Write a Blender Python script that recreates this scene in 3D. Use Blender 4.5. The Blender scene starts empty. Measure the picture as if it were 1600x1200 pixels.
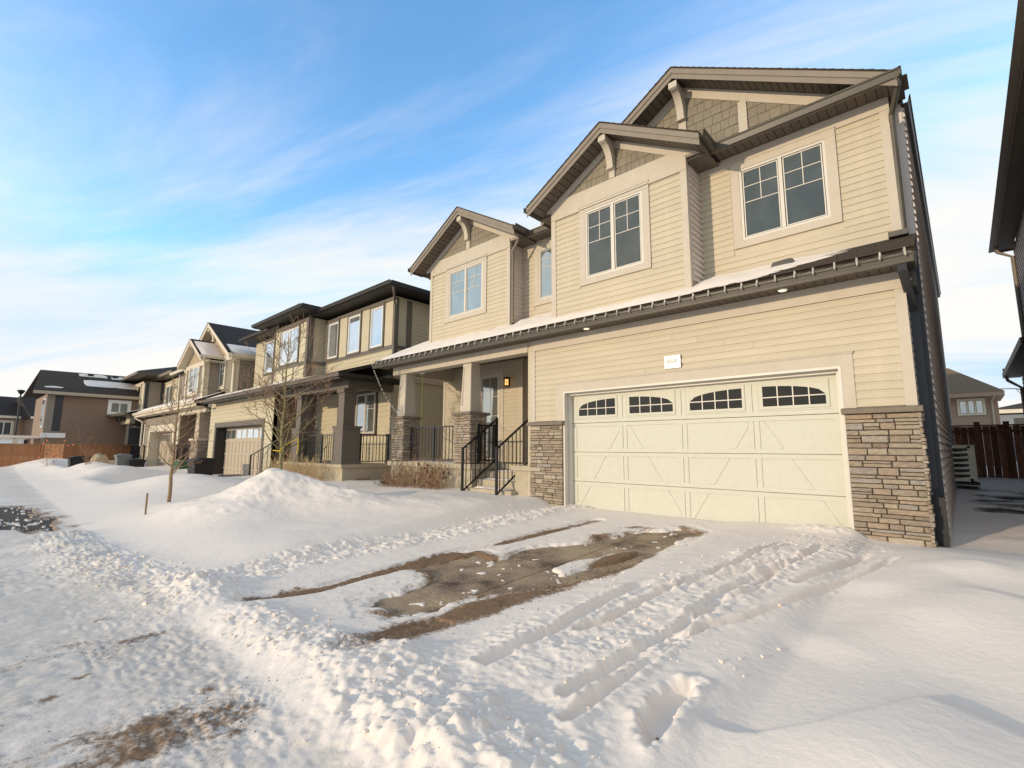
import bpy, math, random
import numpy as np
from mathutils import Matrix, Vector
R = math.radians
rnd = random.Random(7)
scn = bpy.context.scene
COL = scn.collection

# ------------------------------------------------------------------ camera
YAW, PITCH, ROLL = -0.7486, 0.13324, 0.00507
f = Vector((math.sin(YAW)*math.cos(PITCH), math.cos(YAW)*math.cos(PITCH), math.sin(PITCH)))
r0 = Vector((math.cos(YAW), -math.sin(YAW), 0)); u0 = r0.cross(f)
c_, s_ = math.cos(ROLL), math.sin(ROLL)
rt = r0*c_ + u0*s_; up = -r0*s_ + u0*c_
cam = bpy.data.cameras.new('camera'); camo = bpy.data.objects.new('camera', cam); COL.objects.link(camo)
cam.sensor_width = 36; cam.lens = 756.1/1600*36; cam.clip_start = .05; cam.clip_end = 3000
m4 = Matrix.Identity(4)
for i in range(3):
    m4[i][0] = rt[i]; m4[i][1] = up[i]; m4[i][2] = -f[i]
m4[0][3], m4[1][3], m4[2][3] = 0, -8.35, 1.23
camo.matrix_world = m4
scn.camera = camo

# ------------------------------------------------------------------ light
CLX, CLY = 1.4, .6                        # where the cloud bands fall
SUN_EL, SUN_AZ = R(10.5), R(19)        # sun stands in front-left of the houses
w = bpy.data.worlds.new('World'); scn.world = w; w.use_nodes = True
nt = w.node_tree; N = nt.nodes; LK = nt.links; N.clear()
out = N.new('ShaderNodeOutputWorld'); bg = N.new('ShaderNodeBackground')
sky = N.new('ShaderNodeTexSky'); sky.sky_type = 'NISHITA'; sky.sun_disc = False
sky.sun_elevation = SUN_EL; sky.sun_rotation = R(180) + SUN_AZ
sky.air_density = 1.0; sky.dust_density = .4; sky.ozone_density = 2.0
bg.inputs['Strength'].default_value = .15
tc = N.new('ShaderNodeTexCoord'); sep = N.new('ShaderNodeSeparateXYZ')
LK.new(tc.outputs['Generated'], sep.inputs[0])
def mth(op, a, b=None, clamp=False):
    n = N.new('ShaderNodeMath'); n.operation = op; n.use_clamp = clamp
    for i, v in enumerate((a, b)):
        if v is None: continue
        if isinstance(v, (int, float)): n.inputs[i].default_value = v
        else: LK.new(v, n.inputs[i])
    return n.outputs[0]
zc = mth('ADD', mth('MAXIMUM', sep.outputs[2], 0.0), .16)
cx = mth('DIVIDE', sep.outputs[0], zc); cy = mth('DIVIDE', sep.outputs[1], zc)
CA, CB = R(29), R(119)
ca = mth('ADD', mth('MULTIPLY', cx, math.cos(CA)*.34), mth('MULTIPLY', cy, math.sin(CA)*.34))
cbb = mth('ADD', mth('MULTIPLY', cx, math.cos(CB)*1.15), mth('MULTIPLY', cy, math.sin(CB)*1.15))
cmb = N.new('ShaderNodeCombineXYZ'); LK.new(ca, cmb.inputs[0]); LK.new(cbb, cmb.inputs[1])
mp = N.new('ShaderNodeMapping'); mp.inputs['Location'].default_value = (CLX, CLY, 0)
LK.new(cmb.outputs[0], mp.inputs[0])
n1 = N.new('ShaderNodeTexNoise'); n1.inputs['Scale'].default_value = .9; n1.inputs['Detail'].default_value = 9; n1.inputs['Roughness'].default_value = .60; n1.inputs['Distortion'].default_value = .6
n2 = N.new('ShaderNodeTexNoise'); n2.inputs['Scale'].default_value = .38; n2.inputs['Detail'].default_value = 3
LK.new(mp.outputs[0], n1.inputs[0]); LK.new(mp.outputs[0], n2.inputs[0])
hor = mth('POWER', mth('SUBTRACT', 1.0, mth('MAXIMUM', sep.outputs[2], 0.0)), 5.0)
dens = mth('ADD', mth('ADD', mth('MULTIPLY', n1.outputs[0], 1.0), mth('MULTIPLY', n2.outputs[0], .40)), mth('MULTIPLY', hor, .16))
mr = N.new('ShaderNodeMapRange'); mr.inputs[1].default_value = .55; mr.inputs[2].default_value = .85; mr.inputs[4].default_value = .94; mr.interpolation_type = 'SMOOTHSTEP'
LK.new(dens, mr.inputs[0])
# blue of the clear sky a little more saturated, as photographed
hs = N.new('ShaderNodeHueSaturation'); hs.inputs['Saturation'].default_value = 1.16; hs.inputs['Value'].default_value = 2.6
LK.new(sky.outputs[0], hs.inputs['Color'])
mx = N.new('ShaderNodeMix'); mx.data_type = 'RGBA'
dk = N.new('ShaderNodeMix'); dk.data_type = 'RGBA'; dk.blend_type = 'DARKEN'; dk.inputs[0].default_value = 1
LK.new(hs.outputs[0], dk.inputs[6]); dk.inputs[7].default_value = (3.1, 4.35, 5.6, 1)
LK.new(mr.outputs[0], mx.inputs[0]); LK.new(dk.outputs[2], mx.inputs[6])
mx.inputs[7].default_value = (5.4, 5.2, 4.95, 1)
LK.new(mx.outputs[2], bg.inputs[0]); LK.new(bg.outputs[0], out.inputs[0])
sl = bpy.data.lights.new('sun', 'SUN'); sl.energy = 2.3; sl.angle = R(.55); sl.color = (1, .81, .57)
so = bpy.data.objects.new('sun', sl); COL.objects.link(so)
sd = Vector((-math.sin(SUN_AZ)*math.cos(SUN_EL), -math.cos(SUN_AZ)*math.cos(SUN_EL), math.sin(SUN_EL)))
so.rotation_euler = sd.to_track_quat('Z', 'Y').to_euler(); so.location = (0, 0, 40)
scn.view_settings.view_transform = 'Standard'; scn.view_settings.look = 'None'
scn.view_settings.exposure = .36; scn.view_settings.gamma = 1
scn.view_settings.use_curve_mapping = False

# ------------------------------------------------------------------ materials
def newmat(name):
    m = bpy.data.materials.new(name); m.use_nodes = True
    t = m.node_tree; return m, t, t.nodes['Principled BSDF'], t.nodes, t.links
def mat(name, col, rough=.7, var=.12, scale=6, bump=0, bscale=60, metal=0, spec=.3, stretch=None, objvar=0, col2=None):
    m, t, b, n, l = newmat(name)
    b.inputs['Roughness'].default_value = rough; b.inputs['Metallic'].default_value = metal
    b.inputs['Specular IOR Level'].default_value = spec
    tcn = n.new('ShaderNodeTexCoord'); src = tcn.outputs['Object']
    if stretch:
        g = n.new('ShaderNodeMapping'); g.inputs['Scale'].default_value = stretch; l.new(src, g.inputs[0]); src = g.outputs[0]
    nz = n.new('ShaderNodeTexNoise'); nz.inputs['Scale'].default_value = scale; nz.inputs['Detail'].default_value = 6; nz.inputs['Roughness'].default_value = .65
    l.new(src, nz.inputs[0])
    cr = n.new('ShaderNodeMix'); cr.data_type = 'RGBA'
    c2 = col2 or tuple(min(1, v*(1+var)) for v in col)
    cr.inputs[6].default_value = (*[v*(1-var) for v in col], 1); cr.inputs[7].default_value = (*c2, 1)
    r_ = n.new('ShaderNodeMapRange'); r_.inputs[1].default_value = .3; r_.inputs[2].default_value = .7; l.new(nz.outputs[0], r_.inputs[0])
    l.new(r_.outputs[0], cr.inputs[0]); o = cr.outputs[2]
    if objvar:
        oi = n.new('ShaderNodeObjectInfo'); h = n.new('ShaderNodeHueSaturation')
        q = n.new('ShaderNodeMapRange'); q.inputs[3].default_value = 1-objvar; q.inputs[4].default_value = 1+objvar
        l.new(oi.outputs['Random'], q.inputs[0]); l.new(q.outputs[0], h.inputs['Value']); l.new(o, h.inputs['Color']); o = h.outputs[0]
    l.new(o, b.inputs['Base Color'])
    if bump:
        nb = n.new('ShaderNodeTexNoise'); nb.inputs['Scale'].default_value = bscale; nb.inputs['Detail'].default_value = 4; l.new(src, nb.inputs[0])
        bp = n.new('ShaderNodeBump'); bp.inputs['Strength'].default_value = bump; bp.inputs['Distance'].default_value = .01
        l.new(nb.outputs[0], bp.inputs['Height']); l.new(bp.outputs[0], b.inputs['Normal'])
    return m
def glassmat(name, tint, refl, blind, rough=.03):
    """double glazing with a drawn pale blind behind: diffuse interior under a reflective pane"""
    m, t, b, n, l = newmat(name)
    n.remove(b); o = n['Material Output']
    d = n.new('ShaderNodeBsdfDiffuse'); g = n.new('ShaderNodeBsdfGlossy'); g.inputs['Roughness'].default_value = rough; g.inputs[0].default_value = (*tint, 1)
    tcn = n.new('ShaderNodeTexCoord'); mpg = n.new('ShaderNodeMapping'); mpg.inputs['Scale'].default_value = (1.6, 1, 1.1); l.new(tcn.outputs['Object'], mpg.inputs[0])
    nz = n.new('ShaderNodeTexNoise'); nz.inputs['Scale'].default_value = 1.6; l.new(mpg.outputs[0], nz.inputs[0])
    c = n.new('ShaderNodeMix'); c.data_type = 'RGBA'; c.inputs[6].default_value = (*[v*.45 for v in blind], 1); c.inputs[7].default_value = (*[min(1, v*1.5) for v in blind], 1)
    l.new(nz.outputs[0], c.inputs[0]); l.new(c.outputs[2], d.inputs[0])
    nb = n.new('ShaderNodeTexNoise'); nb.inputs['Scale'].default_value = 1.3; nb.inputs['Detail'].default_value = 1; l.new(tcn.outputs['Object'], nb.inputs[0])
    bp = n.new('ShaderNodeBump'); bp.inputs['Strength'].default_value = .12; bp.inputs['Distance'].default_value = .02; l.new(nb.outputs[0], bp.inputs['Height']); l.new(bp.outputs[0], g.inputs['Normal'])
    lw = n.new('ShaderNodeLayerWeight'); lw.inputs[0].default_value = .35
    fr = n.new('ShaderNodeMapRange'); fr.inputs[3].default_value = refl; fr.inputs[4].default_value = min(1, refl+.45); l.new(lw.outputs['Facing'], fr.inputs[0])
    x = n.new('ShaderNodeMixShader'); l.new(fr.outputs[0], x.inputs[0]); l.new(d.outputs[0], x.inputs[1]); l.new(g.outputs[0], x.inputs[2]); l.new(x.outputs[0], o.inputs[0])
    return m
def emat(name, col, s):
    m, t, b, n, l = newmat(name); b.inputs['Base Color'].default_value = (*col, 1)
    b.inputs['Emission Color'].default_value = (*col, 1); b.inputs['Emission Strength'].default_value = s; return m
M = {}
M['vinyl'] = mat('beige_vinyl', (.50, .432, .315), .55, .05, 3, .05, 40, objvar=.035)
M['trim'] = mat('beige_trim', (.50, .437, .35), .6, .05, 5, .12, 90)
M['shadevinyl'] = mat('vinyl_shade_lift', (.60, .54, .49), .55, .05, 3, .05, 40, objvar=.03)  # same vinyl made paler and greyer: fill light on shaded walls put into colour
M['frame'] = mat('white_window_frame', (.60, .56, .49), .4, .04, 4)
M['door'] = mat('cream_garage_door', (.56, .545, .455), .55, .035, 9, .35, 160)
M['fascia'] = mat('taupe_fascia', (.225, .185, .142), .45, .08, 4)
M['gutter'] = mat('dark_taupe_gutter', (.085, .075, .058), .4, .12, 5)
M['soffit'] = mat('brown_soffit', (.115, .095, .07), .6, .12, 5, objvar=.10)
M['shake'] = mat('olive_shake_shingle', (.235, .20, .148), .75, .10, 14, .25, 90, objvar=.07)
M['asphalt_roof'] = mat('brown_asphalt_shingle', (.06, .046, .034), .95, .35, 45, .6, 180)
M['black_roof'] = mat('black_asphalt_shingle', (.042, .034, .029), .95, .35, 45, .6, 180)
M['capstone'] = mat('stone_cap', (.20, .165, .125), .85, .15, 9, .5, 60)
M['mortar'] = mat('mortar', (.06, .048, .038), .95, .2, 20)
M['concrete'] = mat('cast_concrete', (.42, .36, .26), .9, .12, 4, .3, 50)
M['black'] = mat('black_aluminium', (.018, .018, .019), .4, .1, 6)
M['charcoal'] = mat('charcoal_metal', (.045, .047, .052), .4, .1, 6)
M['glass_main'] = glassmat('window_glass', (.42, .44, .42), .12, (.062, .07, .066))
M['glass_pale'] = glassmat('window_glass_pale', (.72, .76, .74), .38, (.22, .25, .245))
M['glass_blue'] = glassmat('window_glass_sky', (.85, .9, .95), .60, (.38, .42, .44))
M['glass_dark'] = glassmat('window_glass_dark', (.30, .30, .28), .10, (.018, .017, .014))
M['glass_far'] = glassmat('window_glass_far', (.7, .75, .75), .42, (.22, .24, .23))
M['white'] = mat('white_enamel', (.8, .79, .76), .4, .04, 6)
M['clip'] = mat('frosted_clip', (.42, .39, .33), .35, .1, 6)
M['brass'] = mat('copper_lamp', (.05, .025, .012), .4, .2, 9, metal=.4)
M['lit'] = emat('lit_lamp_glass', (1, .50, .16), 1.3)
M['potlit'] = emat('lit_pot_light', (1, .86, .6), .9)
# house 2
M['h2side'] = mat('khaki_siding', (.50, .44, .31), .6, .06, 3)
M['h2panel'] = mat('khaki_panel', (.50, .44, .31), .6, .06, 3)
M['h2trim'] = mat('taupe_trim', (.135, .115, .095), .55, .08, 4)
M['h2dark'] = mat('dark_eave', (.03, .026, .023), .5, .12, 4)
M['h2door'] = mat('taupe_garage_door', (.44, .37, .285), .55, .06, 6)
# house 3
M['h3side'] = mat('grey_brown_siding', (.26, .225, .175), .6, .06, 3)
M['cream'] = mat('cream_trim', (.60, .53, .41), .55, .05, 4)
M['h3shake'] = mat('tan_shake', (.40, .31, .20), .75, .12, 8, .3, 60)
M['h3door'] = mat('tan_garage_door', (.42, .35, .26), .6, .06, 5)
M['h4dark'] = mat('slate_paint', (.05, .05, .052), .6, .1, 4)
M['brownside'] = mat('brown_siding', (.24, .165, .115), .7, .10, 4)
M['bk_side'] = mat('mushroom_stucco', (.32, .22, .16), .85, .08, 4)
M['navy'] = mat('grey_blue_siding', (.20, .22, .25), .7, .06, 4)
M['nbr'] = mat('right_neighbour_siding', (.20, .17, .16), .55, .06, 4)
M['fenceo'] = mat('orange_stained_wood', (.36, .165, .075), .75, .30, 5, .3, 60, stretch=(6, 6, 1), objvar=.12)
M['fenced'] = mat('dark_red_stained_wood', (.20, .085, .048), .75, .40, 5, .3, 60, stretch=(8, 8, 1), objvar=.42)
M['brown_roof'] = mat('light_brown_asphalt_shingle', (.17, .125, .08), .95, .30, 30, .6, 120)
M['bark'] = mat('tan_bark', (.30, .21, .12), .85, .25, 25, .6, 90)
M['twig'] = mat('twig_bark', (.22, .14, .09), .85, .25, 25)
M['bushred'] = mat('russet_stems', (.24, .14, .08), .9, .35, 12)
M['bushtan'] = mat('dry_tan_stems', (.42, .30, .16), .9, .25, 12)
M['seed'] = mat('dark_seed_head', (.07, .035, .022), .95, .3, 30)
M['binblk'] = mat('black_plastic', (.02, .02, .023), .5, .1, 6)
M['bingrn'] = mat('green_plastic', (.03, .10, .045), .5, .1, 6)
M['bingry'] = mat('grey_plastic', (.22, .23, .23), .5, .1, 6)
M['yellow'] = mat('yellow_ribbon', (.75, .52, .03), .6, .05, 6)
M['orange'] = mat('orange_ribbon', (.75, .22, .10), .6, .05, 6)
M['lime'] = mat('lime_cord', (.24, .30, .08), .6, .05, 6)
M['acbody'] = mat('cream_enamel', (.78, .75, .62), .45, .05, 6)
M['rock'] = mat('tan_boulder', (.45, .35, .22), .9, .25, 6, .8, 20)

def stonemat():
    m, t, b, n, l = newmat('ledge_stone')
    b.inputs['Roughness'].default_value = .88; b.inputs['Specular IOR Level'].default_value = .2
    oi = n.new('ShaderNodeObjectInfo'); at = n.new('ShaderNodeAttribute'); at.attribute_name = 'rnd'
    ad = n.new('ShaderNodeMath'); ad.operation = 'ADD'; l.new(oi.outputs['Random'], ad.inputs[0]); l.new(at.outputs['Fac'], ad.inputs[1])
    fr = n.new('ShaderNodeMath'); fr.operation = 'FRACT'; l.new(ad.outputs[0], fr.inputs[0])
    cr = n.new('ShaderNodeValToRGB'); e = cr.color_ramp.elements
    e[0].position = 0; e[0].color = (.27, .20, .135, 1); e[1].position = 1; e[1].color = (.34, .27, .19, 1)
    for p, c in ((.15, (.36, .30, .22)), (.3, (.22, .165, .115)), (.42, (.30, .265, .225)), (.55, (.35, .265, .18)), (.68, (.26, .20, .15)), (.8, (.42, .35, .265)), (.9, (.24, .19, .14))):
        q = e.new(p); q.color = (*c, 1)
    l.new(fr.outputs[0], cr.inputs[0])
    g = n.new('ShaderNodeNewGeometry'); mpn = n.new('ShaderNodeMapping'); mpn.inputs['Scale'].default_value = (1, 1, 3.5); l.new(g.outputs['Position'], mpn.inputs[0])
    nz = n.new('ShaderNodeTexNoise'); nz.inputs['Scale'].default_value = 14; nz.inputs['Detail'].default_value = 8; nz.inputs['Roughness'].default_value = .7; l.new(mpn.outputs[0], nz.inputs[0])
    mr_ = n.new('ShaderNodeMapRange'); mr_.inputs[1].default_value = .3; mr_.inputs[2].default_value = .72; mr_.inputs[3].default_value = .68; mr_.inputs[4].default_value = 1.5; l.new(nz.outputs[0], mr_.inputs[0])
    h = n.new('ShaderNodeHueSaturation'); h.inputs['Saturation'].default_value = .95; l.new(cr.outputs[0], h.inputs['Color']); l.new(mr_.outputs[0], h.inputs['Value']); l.new(h.outputs[0], b.inputs['Base Color'])
    bp = n.new('ShaderNodeBump'); bp.inputs['Strength'].default_value = .9; bp.inputs['Distance'].default_value = .02; l.new(nz.outputs[0], bp.inputs['Height']); l.new(bp.outputs[0], b.inputs['Normal'])
    return m
M['stone'] = stonemat()

def snowmat(name, detail=True):
    m, t, b, n, l = newmat(name)
    b.inputs['Roughness'].default_value = .75; b.inputs['Specular IOR Level'].default_value = .25
    g = n.new('ShaderNodeNewGeometry')
    nz = n.new('ShaderNodeTexNoise'); nz.inputs['Scale'].default_value = 1.3; nz.inputs['Detail'].default_value = 5; l.new(g.outputs['Position'], nz.inputs[0])
    c = n.new('ShaderNodeMix'); c.data_type = 'RGBA'; c.inputs[6].default_value = (.80, .70, .60, 1); c.inputs[7].default_value = (.88, .78, .67, 1); l.new(nz.outputs[0], c.inputs[0])
    col = c.outputs[2]
    if detail:
        for an, cc, sc in (('pack', (.66, .58, .49), 7.0), ('dirt', (.20, .115, .055), 26.0), ('soil', (.022, .016, .012), 30.0)):
            a = n.new('ShaderNodeAttribute'); a.attribute_name = an
            q = n.new('ShaderNodeTexNoise'); q.inputs['Scale'].default_value = sc; q.inputs['Detail'].default_value = 8; q.inputs['Roughness'].default_value = .75; l.new(g.outputs['Position'], q.inputs[0])
            # threshold the noise by the mask: ragged specks at the mask's edge, solid inside
            s1 = n.new('ShaderNodeMath'); s1.operation = 'ADD'; l.new(a.outputs['Fac'], s1.inputs[0]); l.new(q.outputs[0], s1.inputs[1])
            r1 = n.new('ShaderNodeMapRange'); r1.interpolation_type = 'SMOOTHSTEP'; r1.inputs[1].default_value = .74; r1.inputs[2].default_value = 1.06; l.new(s1.outputs[0], r1.inputs[0])
            k = n.new('ShaderNodeMix'); k.data_type = 'RGBA'; l.new(r1.outputs[0], k.inputs[0]); l.new(col, k.inputs[6])
            if an == 'dirt':
                q2 = n.new('ShaderNodeTexNoise'); q2.inputs['Scale'].default_value = 90; q2.inputs['Detail'].default_value = 4; l.new(g.outputs['Position'], q2.inputs[0])
                kk = n.new('ShaderNodeMix'); kk.data_type = 'RGBA'; kk.inputs[6].default_value = (.09, .05, .025, 1); kk.inputs[7].default_value = (.36, .22, .12, 1); l.new(q2.outputs[0], kk.inputs[0]); l.new(kk.outputs[2], k.inputs[7])
            else: k.inputs[7].default_value = (*cc, 1)
            col = k.outputs[2]
    l.new(col, b.inputs['Base Color'])
    hs_ = []
    for sc, st, stretch in ((22, .25, (1, 1, 1)), (120, .16, (1, 1, 1))):
        q = n.new('ShaderNodeTexNoise'); q.inputs['Scale'].default_value = sc; q.inputs['Detail'].default_value = 6; l.new(g.outputs['Position'], q.inputs[0]); hs_.append((q, st))
    nm = None
    for q, st in hs_:
        bp = n.new('ShaderNodeBump'); bp.inputs['Strength'].default_value = st; bp.inputs['Distance'].default_value = .02
        l.new(q.outputs[0], bp.inputs['Height'])
        if nm: l.new(nm, bp.inputs['Normal'])
        nm = bp.outputs[0]
    l.new(nm, b.inputs['Normal'])
    return m
M['snow'] = snowmat('snow'); M['roofsnow'] = snowmat('roof_snow', False)
def slabmat():
    m, t, b, n, l = newmat('damp_driveway_concrete')
    g = n.new('ShaderNodeNewGeometry')
    a = n.new('ShaderNodeTexNoise'); a.inputs['Scale'].default_value = 1.7; a.inputs['Detail'].default_value = 7; a.inputs['Roughness'].default_value = .62; l.new(g.outputs['Position'], a.inputs[0])
    cr = n.new('ShaderNodeValToRGB'); e = cr.color_ramp.elements; e[0].position = .36; e[0].color = (.085, .048, .024, 1); e[1].position = .62; e[1].color = (.40, .28, .165, 1)
    q = e.new(.48); q.color = (.26, .175, .10, 1)
    l.new(a.outputs[0], cr.inputs[0])
    f2 = n.new('ShaderNodeTexNoise'); f2.inputs['Scale'].default_value = 60; f2.inputs['Detail'].default_value = 6; l.new(g.outputs['Position'], f2.inputs[0])
    v = n.new('ShaderNodeMapRange'); v.inputs[3].default_value = .72; v.inputs[4].default_value = 1.25; l.new(f2.outputs[0], v.inputs[0])
    h = n.new('ShaderNodeHueSaturation'); l.new(cr.outputs[0], h.inputs['Color']); l.new(v.outputs[0], h.inputs['Value'])
    # frozen white specks left on the slab
    s = n.new('ShaderNodeTexNoise'); s.inputs['Scale'].default_value = 34; s.inputs['Detail'].default_value = 7; s.inputs['Roughness'].default_value = .8; l.new(g.outputs['Position'], s.inputs[0])
    sr = n.new('ShaderNodeMapRange'); sr.inputs[1].default_value = .57; sr.inputs[2].default_value = .64; l.new(s.outputs[0], sr.inputs[0])
    k = n.new('ShaderNodeMix'); k.data_type = 'RGBA'; l.new(sr.outputs[0], k.inputs[0]); l.new(h.outputs[0], k.inputs[6]); k.inputs[7].default_value = (.62, .58, .53, 1)
    l.new(k.outputs[2], b.inputs['Base Color'])
    rr = n.new('ShaderNodeMapRange'); rr.inputs[1].default_value = .35; rr.inputs[2].default_value = .6; rr.inputs[3].default_value = .6; rr.inputs[4].default_value = .9; l.new(a.outputs[0], rr.inputs[0]); l.new(rr.outputs[0], b.inputs['Roughness'])
    bp = n.new('ShaderNodeBump'); bp.inputs['Strength'].default_value = .3; bp.inputs['Distance'].default_value = .01; l.new(f2.outputs[0], bp.inputs['Height']); l.new(bp.outputs[0], b.inputs['Normal'])
    return m
M['slab'] = slabmat()
M['road'] = mat('asphalt', (.085, .062, .045), .8, .45, 5, .5, 120)

# ------------------------------------------------------------------ helpers
class MB:
    def __init__(s): s.v = []; s.f = []; s.r = []
    def add(s, vs, fs, rv=0.):
        k = len(s.v); s.v += [tuple(v) for v in vs]; s.f += [tuple(i+k for i in q) for q in fs]; s.r += [rv]*len(vs)
    def box(s, x0, x1, y0, y1, z0, z1, rv=0.):
        if x0 > x1: x0, x1 = x1, x0
        if y0 > y1: y0, y1 = y1, y0
        if z0 > z1: z0, z1 = z1, z0
        s.add([(x0,y0,z0),(x1,y0,z0),(x1,y1,z0),(x0,y1,z0),(x0,y0,z1),(x1,y0,z1),(x1,y1,z1),(x0,y1,z1)],
              [(0,3,2,1),(4,5,6,7),(0,1,5,4),(1,2,6,5),(2,3,7,6),(3,0,4,7)], rv); return s
    def ext(s, poly, axis, a, b, rv=0.):
        """extrude a 2-D polygon: axis 0 -> poly=(y,z), 1 -> (x,z), 2 -> (x,y)"""
        n = len(poly)
        def P(p, t): return (t, p[0], p[1]) if axis == 0 else (p[0], t, p[1]) if axis == 1 else (p[0], p[1], t)
        ar = sum(poly[i][0]*poly[(i+1) % n][1]-poly[(i+1) % n][0]*poly[i][1] for i in range(n))
        q = list(poly) if (ar > 0) == (axis != 1) else list(poly)[::-1]
        if a > b: a, b = b, a
        s.add([P(p, a) for p in q]+[P(p, b) for p in q], [tuple(range(n))[::-1], tuple(range(n, 2*n))]+[(i, (i+1) % n, (i+1) % n+n, i+n) for i in range(n)], rv); return s
    def beam(s, p, q, wdt, h, upv=(0, 0, 1)):
        p, q = Vector(p), Vector(q); d = (q-p).normalized(); u = Vector(upv); sd_ = d.cross(u).normalized(); u = sd_.cross(d)
        c = [p+sd_*a*wdt/2+u*b*h/2 for a, b in ((-1,-1),(1,-1),(1,1),(-1,1))]; e = [v+(q-p) for v in c]
        s.add(c+e, [(0,1,2,3),(7,6,5,4),(0,4,5,1),(1,5,6,2),(2,6,7,3),(3,7,4,0)]); return s
    def tube(s, pts, rads, n=6, cap=True):
        pts = [Vector(p) for p in pts]; base = len(s.v); prev = None; vs = []; fs = []
        for i, p in enumerate(pts):
            d = (pts[min(i+1, len(pts)-1)]-pts[max(i-1, 0)]).normalized()
            a = prev if prev is not None else (Vector((1, 0, 0)) if abs(d.x) < .8 else Vector((0, 1, 0)))
            a = (a-d*a.dot(d)).normalized(); prev = a; b = d.cross(a); rr = rads[i] if hasattr(rads, '__len__') else rads
            vs += [p+(a*math.cos(6.2832*k/n)+b*math.sin(6.2832*k/n))*rr for k in range(n)]
        for i in range(len(pts)-1):
            for k in range(n): fs.append((i*n+k, i*n+(k+1) % n, (i+1)*n+(k+1) % n, (i+1)*n+k))
        if cap: fs.append(tuple(range(n))[::-1]); fs.append(tuple((len(pts)-1)*n+k for k in range(n)))
        s.add(vs, fs); return s
    def mesh(s, name, mt, rv=False, smooth=False):
        me = bpy.data.meshes.new(name); me.from_pydata(s.v, [], s.f); me.materials.append(mt)
        if rv: me.attributes.new('rnd', 'FLOAT', 'POINT').data.foreach_set('value', s.r)
        if smooth: me.polygons.foreach_set('use_smooth', [True]*len(me.polygons))
        me.update(); return me
    def obj(s, name, mt, parent=None, **k):
        kw = {a: k.pop(a) for a in ('rv', 'smooth') if a in k}
        return link(name, s.mesh(name, mt, **kw), parent, **k)
def link(name, me, parent=None, mw=None, **props):
    o = bpy.data.objects.new(name, me); COL.objects.link(o)
    if parent is not None:
        o.parent = parent
        o.matrix_parent_inverse = wmat(parent).inverted()
    if mw is not None: o.matrix_basis = mw
    WM[o.name] = mw if mw is not None else Matrix.Identity(4)
    for a, b in props.items(): o[a] = b
    return o
WM = {}
def wmat(o): return WM[o.name]
def thing(name, label, cat, loc, group=None):
    o = bpy.data.objects.new(name, None); COL.objects.link(o); o.location = loc; o.empty_display_size = .3
    WM[o.name] = Matrix.Translation(loc); o['label'] = label; o['category'] = cat
    if group: o['group'] = group
    return o
def tag(o, label, cat, group=None, kind=None):
    if kind: o['kind'] = kind
    o['label'] = label; o['category'] = cat
    if group: o['group'] = group
    return o
def MT(x, y, z, sx=1, sy=1, sz=1, rz=0): return Matrix.Translation((x, y, z)) @ Matrix.Rotation(rz, 4, 'Z') @ Matrix.Diagonal((sx, sy, sz, 1))

# siding board, 1 m long, bottom at z=0; outward is -Y
E_ = .115
BP = [(0, 0), (-.016, 0), (-.017, .003), (-.014, .078), (-.006, .090), (-.004, .1155), (0, .1155)]
def board_mesh(mt): return MB().ext(BP, 0, 0, 1).mesh('siding_board', mt)
def segs(x0, x1, z0, z1, holes):
    s = [(x0, x1)]
    for a, b, c, d in holes:
        if c < (z0+z1)/2 < d:
            n_ = []
            for p, q in s:
                if b <= p or a >= q: n_.append((p, q))
                else:
                    if a > p: n_.append((p, a))
                    if b < q: n_.append((b, q))
            s = n_
    o = []
    for p, q in s:
        if q-p > 4.0 and q-p < 8:           # staggered butt joints in the long runs
            k = p+(q-p)*(.28+.44*(((z0*7.3) % 1))); o += [(p, k-.0015), (k+.0015, q)]
        elif q-p > .01: o.append((p, q))
    return o
def siding(parent, x0, x1, z0, z1, y, holes=(), me=None, joined=None, side=False, e=E_):
    """horizontal vinyl courses; side=True puts them on a +X facing wall at X=y running x0..x1 in Y"""
    mb = MB(); z = z0; n_ = 0
    while z < z1-.01:
        h = min(e, z1-z)
        for p, q in segs(x0, x1, z, z+h, holes):
            if joined is None:
                mw = MT(y, p, z, q-p, 1, h/E_, R(90)) if side else MT(p, y, z, q-p, e/E_ if e > .12 else 1, h/E_)
                link('siding_board', me, parent, mw)
            else:
                k = h/E_; ky = e/E_
                if side: mb.ext([(y-b*ky, z+c*k) for b, c in BP], 1, p, q)
                else: mb.ext([(y+b*ky, z+c*k) for b, c in BP], 0, p, q)
            n_ += 1
        z += e
    if joined is not None: mb.obj('siding', joined, parent, kind='stuff')
    return n_
def wall_slab(parent, x0, x1, z0, z1, y, t=.14, holes=(), mt=None, name='wall'):
    """wall slab with real openings: pieces around each hole"""
    mb = MB(); zs = sorted({z0, z1, *[v for h in holes for v in h[2:] if z0 < v < z1]})
    for a, b in zip(zs, zs[1:]):
        for p, q in segs(x0, x1, a, b, holes): mb.box(p, q, y, y+t, a, b)
    return mb.obj(name, mt, parent)
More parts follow.
